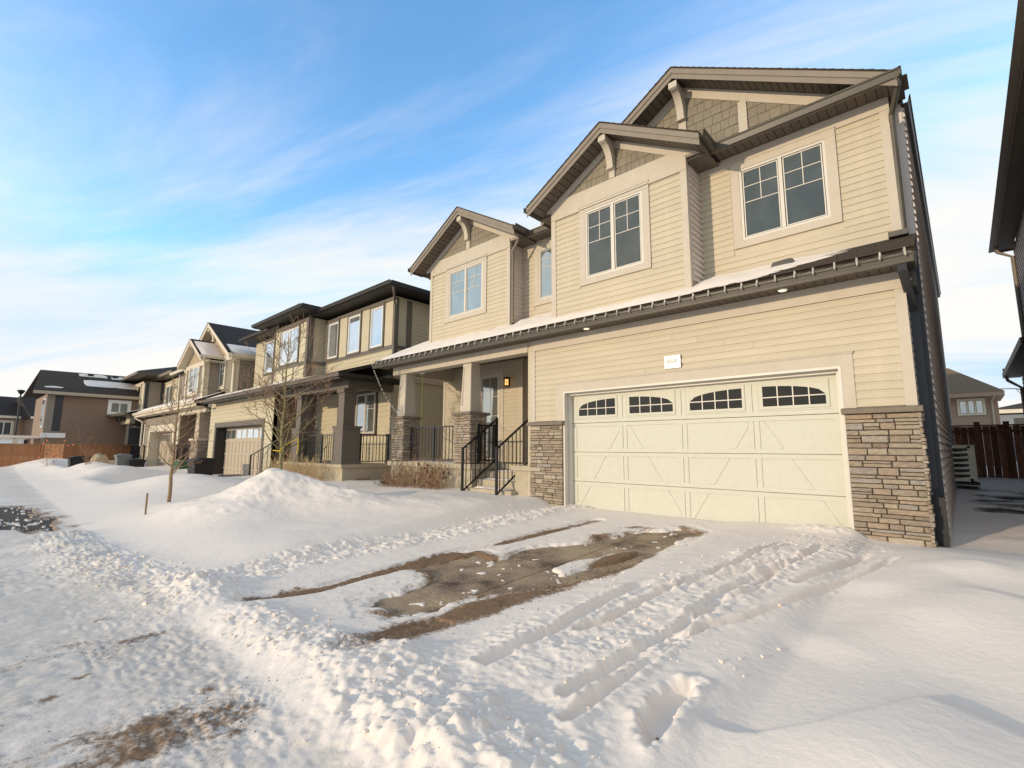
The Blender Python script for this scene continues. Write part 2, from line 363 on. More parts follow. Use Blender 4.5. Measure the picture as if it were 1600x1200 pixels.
def window(parent, x0, x1, z0, z1, y, glass, tw=.14, trim=None, frame=None, sashes=2, grid='top', sill=True, th=None, lab=None, mull=.055, deep=.03, solid=None):
    """vinyl window on a -Y facing wall: trim boards, white frame, sashes, panes, muntins"""
    fm = frame or M['frame']; tm = trim or M['trim']; th = th or tw
    solid = parent is not h1 if solid is None else solid
    if solid: y = y-.04
    tb = .04 if solid else 0
    wn = MB()
    fw = .042
    for a, b, c, d in ((x0, x1, z1-fw, z1), (x0, x1, z0, z0+fw), (x0, x0+fw, z0+fw, z1-fw), (x1-fw, x1, z0+fw, z1-fw)): wn.box(a, b, y-deep+.005, y+.05, c, d)
    xs = [x0+fw+(x1-x0-2*fw)*i/sashes for i in range(sashes+1)]
    for xm in xs[1:-1]: wn.box(xm-mull/2, xm+mull/2, y-deep-.002, y+.045, z0+fw, z1-fw)
    w_ = wn.obj('window', fm, parent)
    if lab: w_['label'] = lab
    if tw > 0:
        t = MB()
        t.box(x0-tw, x1+tw, y-deep-.008, y+tb, z1, z1+th); t.box(x0-tw-.01, x1+tw+.01, y-deep-.018, y, z1+th, z1+th+.022)
        t.box(x0-tw, x1+tw, y-deep-.01, y+tb, z0-th, z0)
        t.box(x0-tw, x0, y-deep-.004, y+tb, z0, z1); t.box(x1, x1+tw, y-deep-.004, y+tb, z0, z1)
        t.obj('trim', tm, w_)
    for i in range(sashes):
        a = xs[i]+(mull/2 if i else 0)+.012; b = xs[i+1]-(mull/2 if i < sashes-1 else 0)-.012; c, d = z0+fw+.012, z1-fw-.012
        s = MB()
        for p, q, u, v in ((a, b, d-.018, d), (a, b, c, c+.018), (a, a+.018, c+.018, d-.018), (b-.018, b, c+.018, d-.018)): s.box(p, q, y-.012, y+.03, u, v)
        s.obj('sash', fm, w_)
        MB().box(a+.02, b-.02, y+.004, y+.012, c+.02, d-.02).obj('pane', glass, w_)
        if grid:
            g = MB(); zm = c+(d-c)*.52; xm = (a+b)/2; zmm = (zm+d)/2
            if grid == 'top':
                g.box(xm-.007, xm+.007, y-.006, y+.003, zm, d-.022)
                for zz in (zm, zmm): g.box(a+.022, b-.022, y-.008, y+.002, zz-.007, zz+.007)
            elif grid == 'bars':
                for zz in (c+(d-c)*.62, c+(d-c)*.80): g.box(a+.022, b-.022, y-.008, y+.002, zz-.007, zz+.007)
                g.box(b-.06, b-.045, y-.006, y+.003, c+.022, d-.022)
            g.obj('muntin', fm, w_)
    return w_
def clip(poly, a, b, c):
    """keep a*x+b*z<=c"""
    o = []
    for i in range(len(poly)):
        p, q = poly[i], poly[(i+1) % len(poly)]; dp, dq = a*p[0]+b*p[1]-c, a*q[0]+b*q[1]-c
        if dp <= 0: o.append(p)
        if dp*dq < 0: t = dp/(dp-dq); o.append((p[0]+(q[0]-p[0])*t, p[1]+(q[1]-p[1])*t))
    return o
def area(p): return abs(sum(p[i][0]*p[(i+1) % len(p)][1]-p[(i+1) % len(p)][0]*p[i][1] for i in range(len(p))))/2
def shakes(parent, xc, ztop, slope, zb, y, xr, mt, pw=.15, ph=.185, joined=False, seed=1, gap=None):
    rg = random.Random(seed); z = zb; jm = MB(); row = 0
    while z < ztop:
        x = xr[0]-rg.random()*pw
        while x < xr[1]:
            wd = pw*rg.uniform(.75, 1.25); P = [(x+.003, z), (x+wd-.003, z), (x+wd-.003, z+ph+.004), (x+.003, z+ph+.004)]
            P = clip(P, 1, 0, xr[1]); P = clip(P, -1, 0, -xr[0]) if P else P
            if P: P = clip(P, slope, 1, ztop+slope*xc)
            if P: P = clip(P, -slope, 1, ztop-slope*xc)
            if P and gap: 
                if (x+wd/2) < gap: P = clip(P, 1, 0, gap-.05)
                else: P = clip(P, -1, 0, -(gap+.05))
            if P and len(P) > 2 and area(P) > .0015:
                yf = y-.017-rg.random()*.004; zb_ = min(p[1] for p in P); zt_ = z+ph+.004
                n_ = len(P); ar = sum(P[i][0]*P[(i+1) % n_][1]-P[(i+1) % n_][0]*P[i][1] for i in range(n_))
                if ar < 0: P = P[::-1]
                tgt = jm if joined else MB()
                fr = [(p[0], yf+(p[1]-z)/ph*.011, p[1]) for p in P]; bk = [(p[0], y, p[1]) for p in P]
                tgt.add(fr+bk, [tuple(range(n_)), tuple(range(n_, 2*n_))[::-1]]+[(i, i+n_, (i+1) % n_+n_, (i+1) % n_) for i in range(n_)])
                if not joined: tgt.obj('shingle', mt, parent)
            x += wd
        z += ph; row += 1
    if joined: jm.obj('shingle', mt, parent, kind='stuff')
def gable_roof(parent, xc, half, yf, yb, zpk, slope, mt, fm, sm, t=.10, fh=.235, wally=None, name='roof', panels=True, edge=.03):
    """gable roof, ridge along Y. returns the roof object"""
    zl = zpk-slope*half
    q = MB()
    q.ext([(xc, zpk), (xc+half, zl), (xc+half, zl-t), (xc, zpk-t)], 1, yf+.006, yb); q.ext([(xc, zpk), (xc+half+.02, zl-.02*slope), (xc+half+.02, zl-.02*slope-.022), (xc, zpk-.022)], 1, yf-edge, yf+.004)
    q.ext([(xc, zpk), (xc-half, zl), (xc-half, zl-t), (xc, zpk-t)], 1, yf+.006, yb); q.ext([(xc, zpk), (xc-half-.02, zl-.02*slope), (xc-half-.02, zl-.02*slope-.022), (xc, zpk-.022)], 1, yf-edge, yf+.004)
    ro = q.obj(name, mt, parent)
    # laminated shingle edge
    k = MB(); rg = random.Random(int(abs(xc)*100)); L = math.hypot(half, slope*half); n_ = int(L/.14)
    for sgn in (-1, 1):
        for i in range(n_):
            a, b = i/n_, (i+1)/n_; up_ = -.008+rg.random()*.006
            xa, xb = xc+sgn*half*a, xc+sgn*half*b; za, zb = zpk-slope*half*a, zpk-slope*half*b
            k.ext([(xa, za+.003), (xb, zb+.018+up_), (xb, zb-.0), (xa, za-.01)], 1, yf-edge-.012, yf+.35)
    k.obj('shingle_edge', mt, ro, kind='stuff')
    # rake fascia: two stepped boards each side
    for sgn in (-1, 1):
        F = MB()
        P = lambda u, d: (xc+sgn*half*u, zpk-slope*half*u-d)
        F.ext([P(0, .022), P(1, .022), P(1, fh*.55), P(0, fh*.55)], 1, yf-.024, yf+.005)
        F.ext([P(0, fh*.55), P(1, fh*.55), P(1, fh), P(0, fh)], 1, yf-.006, yf+.005)
        F.obj('fascia', fm, ro)
    if wally is not None:
        # sloping soffit between fascia and wall, one panel at a time
        L = math.hypot(half, slope*half); n_ = max(3, int(L/.14)); th = math.atan(slope)
        me = MB().box(0, 1, 0, 1, 0, .012).mesh('soffit_panel', sm)
        for sgn in (-1, 1):
            if panels:
                for i in range(n_):
                    u = (i+.04)/n_; px = xc+sgn*half*u; pz = zpk-slope*half*u-fh+.055
                    mw = Matrix.Translation((px, yf+.006, pz)) @ Matrix.Rotation(th if sgn > 0 else math.pi-th, 4, 'Y') @ Matrix.Diagonal((sgn*L/n_*.90, wally-yf, 1, 1))
                    link('soffit_panel', me, ro, mw)
            S = MB(); P = lambda u, d: (xc+sgn*half*u, zpk-slope*half*u-d)
            S.ext([P(0, t), P(1, t), P(1, fh-.07), P(0, fh-.07)], 1, yf+.005, wally); S.obj('soffit', M['mortar'] if sm is M['soffit'] else sm, ro)
    return ro
def gutter(parent, x0, x1, y, z, mt, h=.12, d=.11, along='x', name='gutter'):
    """K-style gutter; front lip at y, bottom at z"""
    P = [(0, h), (-.0, h*.8), (.018, h*.72), (.03, h*.25), (.035, 0), (d, 0), (d, h), (d-.008, h), (d-.008, .008), (.043, .008), (.012, h)]
    mb = MB()
    if along == 'x': mb.ext([(y+a, z+b) for a, b in P], 0, x0, x1)
    else: mb.ext([(y-a, z+b) for a, b in P], 1, x0, x1)
    return mb.obj(name, mt, parent)
def hip_roof(parent, x0, x1, y0, y1, z, slope, mt, t=.16, name='roof', em=None, sm=None):
    wd = min(x1-x0, y1-y0)/2; h = wd*slope
    if x1-x0 > y1-y0: a, b = (x0+wd, (y0+y1)/2), (x1-wd, (y0+y1)/2)
    else: a, b = ((x0+x1)/2, y0+wd), ((x0+x1)/2, y1-wd)
    V = [(x0,y0,z),(x1,y0,z),(x1,y1,z),(x0,y1,z),(*a,z+h),(*b,z+h)]
    F = [(0,1,5,4),(1,2,5),(2,3,4,5),(3,0,4)] if x1-x0 > y1-y0 else [(0,1,4),(1,2,5,4),(2,3,5),(3,0,4,5)]
    mb = MB(); mb.add(V, F); ro = mb.obj(name, mt, parent)
    MB().box(x0+.02, x1-.02, y0+.02, y1-.02, z-t, z-.004).obj('fascia', em or mt, ro)
    MB().box(x0+.05, x1-.05, y0+.05, y1-.05, z-t-.012, z-t+.001).obj('soffit', sm or em or mt, ro)
    return ro
def snow_sheet(parent, x0, x1, y0, y1, zf, th, nx, ny, name='roof_snow', edge=None, seed=0):
    """a lumpy layer of snow lying on a roof plane z=zf(x,y)"""
    rg = np.random.RandomState(seed); g = rg.rand(nx//3+3, ny//2+3); V = []; Fc = []
    def nz(i, j):
        a, b = i/3, j/2; ia, ib = int(a), int(b); fa, fb = a-ia, b-ib
        return (g[ia, ib]*(1-fa)+g[ia+1, ib]*fa)*(1-fb)+(g[ia, ib+1]*(1-fa)+g[ia+1, ib+1]*fa)*fb
    for i in range(nx+1):
        x = x0+(x1-x0)*i/nx; e = edge(x) if edge else 0
        for j in range(ny+1):
            v = j/ny; y = y0+e*(y1-y0)+(y1-y0)*(1-e)*v; y += (nz(i, 0)-.5)*.04*(j == 0)
            k = min(1, v*ny/1.5)*min(1, i/2+.0)*min(1, (nx-i)/(2 if x1-x0 < 8 else 14))
            V.append((x, y, zf(x, y)+.002+th*(.55+.9*nz(i, j))*k))
    for i in range(nx):
        for j in range(ny): a = i*(ny+1)+j; Fc.append((a, a+ny+1, a+ny+2, a+1))
    mb = MB(); mb.add(V, Fc); return mb.obj(name, M['roofsnow'], parent, smooth=True, kind='stuff')
STONE_ME = []
def stone_meshes():
    rg = random.Random(3)
    for k in range(8):
        j = lambda s=.05: rg.uniform(-s, s)
        # unit block 0..1 x, 0..1 z, depth 0..1 outward -Y ; bevelled, uneven face
        V = [(0,0,0),(1,0,0),(1,0,1),(0,0,1)]
        V += [(0+abs(j(.01)),-.55,0+abs(j(.03))),(1-abs(j(.01)),-.55,0+abs(j(.03))),(1-abs(j(.01)),-.55,1-abs(j(.03))),(0+abs(j(.01)),-.55,1-abs(j(.03)))]
        V += [(.03+j(.015),-.9+j(.12),.10+j()),(.5+j(.1),-1+j(.1),.08+j()),(.97+j(.015),-.9+j(.12),.10+j()),(.97+j(.015),-.9+j(.12),.90+j()),(.5+j(.1),-1+j(.1),.92+j()),(.03+j(.015),-.9+j(.12),.90+j())]
        Fc = [(0,1,5,4),(1,2,6,5),(2,3,7,6),(3,0,4,7),(4,5,10,9,8),(5,6,11,10),(6,7,13,12,11),(7,4,8,13),(8,9,12,13),(9,10,11,12)]
        STONE_ME.append((V, Fc))
stone_meshes(); STONE_CNT = [0]; STONE_DATA = []
for V, Fc in STONE_ME:
    b = MB(); b.add(V, Fc); STONE_DATA.append(b.mesh('stone', M['stone'], rv=True))
def stones(parent, u0, u1, z0, z1, frame, seed, joined=False, mw=.27, hmin=.042, hmax=.115):
    """ledge stone: frame maps local (u, outward -Y, z) to the world"""
    rg = random.Random(seed); jm = MB(); z = z0
    while z < z1-.012:
        h = rg.uniform(hmin, hmax)
        if z+h > z1-.03: h = z1-z
        x = u0
        while x < u1-.01:
            wd = rg.uniform(.55, 1.5)*mw
            if x+wd > u1-.07: wd = u1-x
            parts = [(z, h)]
            if h > .085 and rg.random() < .5: s_ = rg.uniform(.35, .65)*h; parts = [(z, s_), (z+s_, h-s_)]
            for zz, hh in parts:
                dp = rg.uniform(.028, .055); k = rg.randrange(8)
                mw_ = frame @ MT(x+.003, 0, zz+.003, wd-.006, dp, hh-.006)
                if joined or STONE_CNT[0] >= 298:
                    V, Fc = STONE_ME[k]; jm.add([mw_ @ Vector(v) for v in V], Fc, rg.random())
                else: link('stone', STONE_DATA[k], parent, mw_); STONE_CNT[0] += 1
            x += wd
        z += h
    if jm.v: jm.obj('stone_veneer', M['stone'], parent, rv=True, kind='stuff')
def baluster_rail(parent, p0, p1, zlow, h, n_, mt, post0=True, post1=True, name='railing', rise=0):
    """aluminium railing from p0 to p1 (x,y); rise lifts the far end"""
    x0, y0 = p0; x1, y1 = p1
    mb = MB(); mb.beam((x0, y0, zlow+h), (x1, y1, zlow+h+rise), .045, .035); mb.beam((x0, y0, zlow+.09), (x1, y1, zlow+.09+rise), .035, .03)
    o = mb.obj(name, mt, parent)
    bm = MB().box(-.009, .009, -.009, .009, 0, 1).mesh('baluster', mt)
    for i in range(n_):
        t = (i+.75)/(n_+.5); z = zlow+.09+rise*t
        link('baluster', bm, o, MT(x0+(x1-x0)*t, y0+(y1-y0)*t, z, 1, 1, h-.09))
    for on, (x, y), zz in ((post0, p0, 0), (post1, p1, rise)):
        if on: MB().box(x-.026, x+.026, y-.026, y+.026, zlow+zz-(.0 if not rise else .02), zlow+zz+h+.04).obj('post', mt, o)
    return o

# ================================================================== HOUSE 1 (beige, nearest)
h1 = thing('beige_house', 'nearest beige vinyl-sided two-storey house with double garage and stone pillars', 'house', (-6, 4, 0), 'houses along the street')
BM = board_mesh(M['vinyl']); BMS = MB().ext([(0, 0), (-.036, 0), (-.036, .004), (-.031, .050), (-.004, .108), (-.003, .1155), (0, .1155)], 0, 0, 1).mesh('siding_board', M['shadevinyl'])
# ---- lower garage front
GX0, GX1, GZ = -6.2, -1.25, 2.42
front = wall_slab(h1, -7.14, -.42, -.25, 3.70, 0, .14, [(GX0, GX1, -.3, GZ)], M['vinyl'])
hl = [(GX0-.22, GX1+.18, -1, GZ+.24)]
siding(front, -7.02, -.53, 1.84, 3.44, 0, hl, BM)
T = MB()
T.box(-7.14, -.42, -.024, 0, 3.46, 3.69)            # frieze under the soffit
T.box(-7.14, -.42, -.034, -.024, 3.445, 3.468)
T.box(-7.14, -7.02, -.026, 0, 1.83, 3.445); T.box(-.53, -.42, -.026, 0, 1.83, 3.445)
T.box(-.42, -.405, -.026, .11, 1.83, 3.69)          # corner board side
T.obj('corner_trim', M['trim'], front)
G = MB()
G.box(GX0-.22, GX1+.18, -.03, 0, GZ, GZ+.2); G.box(GX0-.23, GX1+.19, -.042, 0, GZ+.2, GZ+.222); G.box(GX0-.235, GX1+.195, -.05, 0, GZ+.222, GZ+.232)
G.box(GX0-.22, GX0-.0, -.028, 0, 1.83, GZ); G.box(GX1, GX1+.18, -.028, 0, 1.83, GZ)
G.obj('garage_trim', M['trim'], h1)
G = MB(); G.box(GX0-.03, GX0+.006, -.034, .22, -.2, GZ-.006); G.box(GX1-.006, GX1+.03, -.034, .22, -.2, GZ-.006); G.box(GX0-.03, GX1+.03, -.034, .22, GZ-.006, GZ+.03)
G.box(GX0+.006, GX0+.055, .10, .212, -.1, GZ-.006); G.box(GX1-.055, GX1-.006, .10, .212, -.1, GZ-.006); G.box(GX0+.055, GX1-.055, .10, .212, GZ-.05, GZ-.006)
G.obj('garage_jamb', M['frame'], h1)
# ---- garage door
DX0, DX1, DY = GX0+.05, GX1-.05, .215
gd = MB().box(DX0, DX1, DY+.03, DY+.05, -.08, GZ).obj('garage_door', M['door'], h1)
W = DX1-DX0; secs = [-.04, .565, 1.17, 1.775, 2.385]
for a, b in zip(secs, secs[1:]): MB().box(DX0, DX1, DY, DY+.03, a+.004, b-.004).obj('door_section', M['door'], gd)
for k in range(5):
    bd = MB()
    x = DX0+W*k/4; hw = .085 if k in (1, 2, 3) else .06
    a, b = (x-hw, x+hw) if 0 < k < 4 else ((x, x+.1) if k == 0 else (x-.1, x))
    for c, d in zip(secs, secs[1:]):
        if 0 < k < 4: bd.box(a, x-.006, DY-.012, DY, c+.075, d-.075); bd.box(x+.006, b, DY-.012, DY, c+.075, d-.075)
        else: bd.box(a, b, DY-.012, DY, c+.075, d-.075)
    bd.obj('door_stile', M['door'], gd)
for i, z in enumerate(secs):
    q = MB()
    if i > 0: q.box(DX0, DX1, DY-.014, DY, z-.075, z-.006)
    if i < 4: q.box(DX0, DX1, DY-.014, DY, z+.006, z+.075)
    q.obj('door_rail', M['door'], gd)
for k in range(4):
    xa, xb = DX0+W*k/4+(.09 if k else .1), DX0+W*(k+1)/4-(.09 if k < 3 else .1)
    P = [(xa, secs[0]+.08), (xb, secs[3]-.08)] if k % 2 == 0 else [(xa, secs[3]-.08), (xb, secs[0]+.08)]
    (p, z0_), (q_, z1_) = P; d = Vector((q_-p, z1_-z0_)).normalized(); nn = Vector((-d.y, d.x))*.05
    poly0 = [(p+nn.x, z0_+nn.y), (q_+nn.x, z1_+nn.y), (q_-nn.x, z1_-nn.y), (p-nn.x, z0_-nn.y)]
    q = MB()
    for c, e_ in zip(secs[:3], secs[1:4]):
        P2 = clip(clip(clip(clip(poly0, 0, 1, e_-.08), 0, -1, -(c+.08)), 1, 0, xb), -1, 0, -xa)
        if len(P2) > 2: q.ext(P2, 1, DY-.009, DY)
    q.obj('diagonal_board', M['door'], gd)
    # window with a segment of the arch
    wa, wb, wc, wd = xa+.07, xb-.07, secs[3]+.155, secs[4]-.11
    F = MB()
    for u, v, s, t in ((wa-.045, wb+.045, wd, wd+.045), (wa-.045, wb+.045, wc-.045, wc), (wa-.045, wa, wc, wd), (wb, wb+.045, wc, wd)): F.box(u, v, DY-.022, DY, s, t)
    F.box(wa-.075, wb+.075, DY-.008, DY, wc-.075, wd+.075)
    F.obj('window_frame', M['door'], gd)
    MB().box(wa, wb, DY-.012, DY-.009, wc, wd).obj('window_pane', M['glass_dark'], gd)
    h_ = wd-wc; pts = [(wa, wd), (wb, wd)]; n_ = 10; arc = []
    for i in range(n_+1):
        u = i/n_; uu = u if k % 2 == 0 else 1-u
        arc.append((wa+(wb-wa)*u, wc+h_*(.45+.50*math.sqrt(max(0, 1-(1-uu)**2)))))
    q = MB()
    for i in range(n_): q.ext([arc[i], arc[i+1], (arc[i+1][0], wd), (arc[i][0], wd)], 1, DY-.020, DY-.011)
    q.obj('arch_insert', M['door'], gd)
    mu = MB()
    for i in (1, 2, 3): x = wa+(wb-wa)*i/4; mu.box(x-.008, x+.008, DY-.018, DY-.011, wc, wd-.01)
    mu.box(wa, wb, DY-.0195, DY-.0105, wc+h_*.42-.008, wc+h_*.42+.008)
    mu.obj('muntin', M['frame'], gd)
# ---- stone pillars each side of the garage door
for nm, a, b, zb, sd_ in (('r', -1.22, -.40, -.06, 11), ('l', -7.15, -6.24, -.12, 22)):
    core = MB().box(a+.01, b-.01, -.03, .10, zb-.1, 1.735).obj('stone_pillar', M['mortar'], h1)
    stones(core, a, b, zb, 1.735, Matrix.Translation((0, -.03, 0)), sd_, mw=.26 if nm == 'r' else .24)
    if nm == 'r': stones(core, -.07, .13, zb, 1.735, Matrix.Translation((b-.01, 0, 0)) @ Matrix.Rotation(R(90), 4, 'Z'), 5, joined=True, mw=.12)
    c = MB(); c.ext([(-.125, 1.745), (-.13, 1.80), (-.115, 1.815), (0, 1.835), (0, 1.74)], 0, a-.03, b+.045)
    if nm == 'r': c.box(b, b+.045, 0, .14, 1.745, 1.81)
    c.obj('cap', M['capstone'], core)
# ---- side wall on the right
SX = -.27
side = MB().box(-.56, -.42, .0, .50, 0, 3.7).box(-.56, SX, .50, 14, 0, 4.28).box(-.56, -.421, .66, .9, 4.28, 6.68).box(-.56, SX, .9, 13.9, 4.28, 6.66).obj('wall', M['shadevinyl'], h1, label='shaded side wall with narrow siding courses')
siding(side, .12, .50, .10, 3.69, -.42, (), joined=M['shadevinyl'], side=True)
siding(side, .52, 13.9, .10, 4.24, SX, (), BMS, side=True)
siding(side, .92, 13.8, 4.24, 6.6, SX, (), BMS, side=True)
siding(side, .76, .9, 4.4, 6.6, -.42, (), joined=M['shadevinyl'], side=True)
MB().ext([(.14, 3.70), (.50, 3.70), (.50, 4.24), (.14, 4.06)], 0, -.56, -.425).obj('wall_filler', M['shadevinyl'], side)
MB().box(SX, SX+.02, 13.8, 13.91, .1, 6.66).obj('corner_trim', M['trim'], side)
MB().box(-.42, SX+.016, .475, .5, .1, 4.24).obj('step_trim', M['charcoal'], side)
MB().box(-.58, -.405, 0.05, .5, -.4, .09).box(-.58, SX+.015, .5, 14, -.4, .09).obj('foundation', M['concrete'], h1)
for p, q_ in (((-12, 1.4), (-12, 14)),): MB().box(-13.0, -12.86, 2.2, 14, -.3, 5.1).box(-12, -11.86, 1.4, 14, 4.3, 6.68).obj('wall', M['vinyl'], h1)
MB().box(-12, -.42, 13.9, 14, -.3, 6.68).obj('wall', M['vinyl'], h1)
# ---- skirt roof over garage and porch
SK = lambda x, y: 4.085+.5*y
sk = MB().ext([(-.40, SK(0, -.40)), (1.2, SK(0, 1.2)), (1.2, SK(0, 1.2)-.1), (-.34, SK(0, -.34)-.09)], 0, -13.22, -.42)
sk.ext([(1.2, SK(0, 1.2)), (2.4, SK(0, 2.4)), (2.4, SK(0, 2.4)-.1), (1.2, SK(0, 1.2)-.1)], 0, -13.22, -11.7)
sk.ext([(-.40, SK(0, -.40)), (.66, SK(0, .66)), (.66, SK(0, .66)-.1), (-.34, SK(0, -.34)-.09)], 0, -.42, -.25)
skirt = sk.obj('roof', M['asphalt_roof'], h1, label='long lower roof over garage and porch')
F = MB().box(-13.2, -.27, -.36, -.335, 3.69, 3.86); F.ext([(-.36, 3.69), (-.36, 3.86), (.62, 4.34), (.62, 4.2), (0, 3.69)], 0, -.29, -.265); F.ext([(-.36, 3.69), (-.36, 3.86), (1.2, 4.63), (1.2, 3.69)], 0, -13.2, -13.175)
F.obj('fascia', M['gutter'], skirt)
sme = MB().box(0, .118, 0, .335, 0, .01).mesh('soffit_panel', M['soffit'])
for i in range(100):
    x = -13.16+i*.129
    if x < -.4: link('soffit_panel', sme, skirt, MT(x, -.335, 3.692))
MB().box(-13.17, -.29, -.336, 0, 3.704, 3.715).obj('soffit', M['mortar'], skirt)
gutter(skirt, -13.24, -.27, -.49, 3.665, M['gutter'])
# bare laminated shingles near the right end, courses stepped up the slope
sg = MB(); rg = random.Random(4); k = 0
y = -.42
while y < .60:
    x = -3.2
    while x < -.26:
        wd = rg.uniform(.12, .34); tk = rg.choice((.010, .018, .022))
        x2 = min(x+wd, -.25)
        sg.ext([(y, SK(0, y)), (y, SK(0, y)+tk), (y+.15, SK(0, y+.15)+.004), (y+.15, SK(0, y+.15))], 0, x+.002, x2-.002); x = x2
    y += .128
sg.obj('roof_shingle', M['asphalt_roof'], skirt, kind='stuff')
def sedge(x): return 0 if x < -2.3 else min(.93, (x+2.3)/1.75*.95)
snow_sheet(skirt, -13.1, -.95, -.43, .60, SK, .05, 160, 8, edge=lambda x: sedge(x)+.02, seed=2)
snow_sheet(skirt, -13.1, -11.8, .58, 1.3, SK, .05, 20, 5, seed=3); snow_sheet(skirt, -8.4, -6.56, .58, 1.1, SK, .06, 20, 5, seed=4)
# roof vent and flashing block
v = MB().ext([(-2.12, 4.19), (-2.06, 4.30), (-1.82, 4.315), (-1.77, 4.30), (-1.76, 4.19)], 1, .18, .34); v.obj('roof_vent', M['black'], skirt)
# ---- main upper box (right)
up1 = wall_slab(h1, -6.85, -.42, 4.25, 6.70, .65, .14, [(-2.63, -1.27, 5.0, 6.37)], M['vinyl'])
siding(up1, -3.38, -.53, 4.42, 6.48, .65, [(-2.79, -1.11, 4.82, 6.50)], BM)
T = MB(); T.box(-3.38, -.42, .625, .65, 6.49, 6.70); T.box(-3.38, -.42, .618, .65, 6.475, 6.49); T.box(-.53, -.42, .624, .65, 4.38, 6.475); T.box(-.42, -.405, .624, .76, 4.2, 6.70); T.box(-3.38, -.45, .63, .65, 4.375, 4.43)
T.obj('corner_trim', M['trim'], up1)
window(h1, -2.63, -1.27, 5.0, 6.37, .65, M['glass_main'], tw=.15, th=.13)
XC, ZP, SL = -3.64, 8.79, .60
def tri_wall(xc, half, y, zb, zp, slope, mt, par, t=.14):
    zt = zp-.13
    P = [(xc-half, zb), (xc+half, zb), (xc+half, max(zb+.001, zt-slope*half)), (xc, zt), (xc-half, max(zb+.001, zt-slope*half))]
    return MB().ext(P, 1, y, y+t).obj('gable', mt, par)
g = tri_wall(XC, 3.2, .65, 6.70, ZP, SL, M['vinyl'], h1)
def rake_trim(par, xc, half, y, zpk, slope, off, w_, mt, zmin):
    for s in (-1, 1):
        P = [(xc, zpk-off), (xc+s*half, zpk-off-slope*half), (xc+s*half, zpk-off-w_-slope*half), (xc, zpk-off-w_)]
        P = clip(P, 0, -1, -zmin)
        if len(P) > 2: MB().ext(P, 1, y-.032, y).obj('rake_trim', mt, par)
rake_trim(g, XC, 3.1, .65, ZP, SL, .16, .24, M['trim'], 6.98)
shakes(g, XC, ZP-.38, SL, 6.93, .65, (-5.4, -.6), M['shake'], pw=.165, ph=.19, seed=8)
for x in (XC, -2.50, -4.8): MB().box(x-.075, x+.075, .608, .65, 6.9, ZP-.40-SL*abs(x-XC)).obj('gable_post', M['trim'], g)
def bracket(par, x, y, zt, dep=.37, hh=.62, wd=.14):
    pr_ = [(y, zt), (y-dep-.03, zt), (y-dep-.03, zt-.13), (y-dep, zt-.15)]
    for i in range(9):
        t = i/8; a = t*math.pi/2
        pr_.append((y-dep*(1-math.sin(a))*.80-.085, zt-.15-(hh-.15)*(1-math.cos(a))*.999))
    pr_ += [(y-.085, zt-hh), (y, zt-hh)]
    b = MB(); b.ext(pr_, 0, x-wd/2, x+wd/2); b.box(x-wd/2-.014, x+wd/2+.014, y-dep-.045, y-dep-.03, zt-.13, zt-.0)
    b.box(x-wd/2-.012, x+wd/2+.012, y-.10, y, zt-hh-.03, zt-hh)
    return b.obj('bracket', M['trim'], par)
bracket(g, XC, .62, ZP-.30)
main = gable_roof(h1, XC, 3.38, .2, 14.2, ZP, SL, M['asphalt_roof'], M['fascia'], M['soffit'], wally=.65)
main['label'] = 'tall main gable roof'
# pent eave with gutter under the main gable
pent = MB().ext([(.20, 6.80), (.66, 7.05), (.66, 6.98), (.20, 6.72)], 0, -3.35, -.24).obj('roof', M['asphalt_roof'], h1, label='narrow pent roof under the main gable')
gutter(pent, -3.1, -.20, .13, 6.655, M['gutter'], h=.125, d=.10)
MB().box(-3.35, -.21, .225, .25, 6.655, 6.79).obj('fascia', M['fascia'], pent)
me = MB().box(0, .118, 0, .40, 0, .01).mesh('soffit_panel', M['soffit'])
for i in range(25): link('soffit_panel', me, pent, MT(-3.36+i*.129, .25, 6.688))
MB().box(-3.36, -.22, .25, .66, 6.70, 6.71).obj('soffit', M['mortar'], pent)
# right side eave running back
MB().box(-.315, -.295, .2, .8, 6.60, 6.80).box(-.26, -.245, .8, 14.2, 6.60, 6.80).obj('fascia', M['gutter'], main)
MB().box(-.42, -.26, .66, 14.15, 6.665, 6.68).obj('soffit', M['gutter'], main)
gutter(main, .85, 14.0, -.145, 6.60, M['gutter'], h=.125, d=.11, along='y')
MB().box(-.235, -.205, .13, .84, 6.66, 6.785).box(-.295, -.235, .2, .84, 6.66, 6.675).obj('fascia_return', M['gutter'], main)

# ---- bump with small gable
XB, ZB, SB = -4.94, 7.92, .585
bw_ = wall_slab(h1, -6.55, -3.38, 3.95, 6.62, .05, .14, [(-5.63, -4.28, 4.84, 6.36)], M['vinyl'])
siding(bw_, -6.44, -3.49, 4.10, 6.42, .05, [(-5.79, -4.12, 4.66, 6.56)], BM)
T = MB(); T.box(-6.55, -3.38, .02, .05, 6.44, 6.87); T.box(-6.55, -3.38, .012, .05, 6.425, 6.44); T.box(-6.55, -6.44, .022, .05, 4.0, 6.425); T.box(-3.49, -3.38, .022, .05, 4.0, 6.425)
T.box(-3.38, -3.365, .022, .12, 4.05, 6.68); T.box(-6.565, -6.55, .022, .12, 4.05, 6.68)
T.obj('corner_trim', M['trim'], bw_)
rs = MB().box(-3.52, -3.38, .12, .65, 4.05, 6.68).obj('wall', M['shadevinyl'], h1, label='narrow return wall of the bay')
siding(rs, .12, .64, 4.3, 6.55, -3.38, (), BMS, side=True)
MB().box(-6.55, -6.41, .05, 1.1, 4.05, 6.68).obj('wall', M['vinyl'], h1)
window(h1, -5.63, -4.28, 4.84, 6.36, .05, M['glass_main'], tw=.15, th=.13)
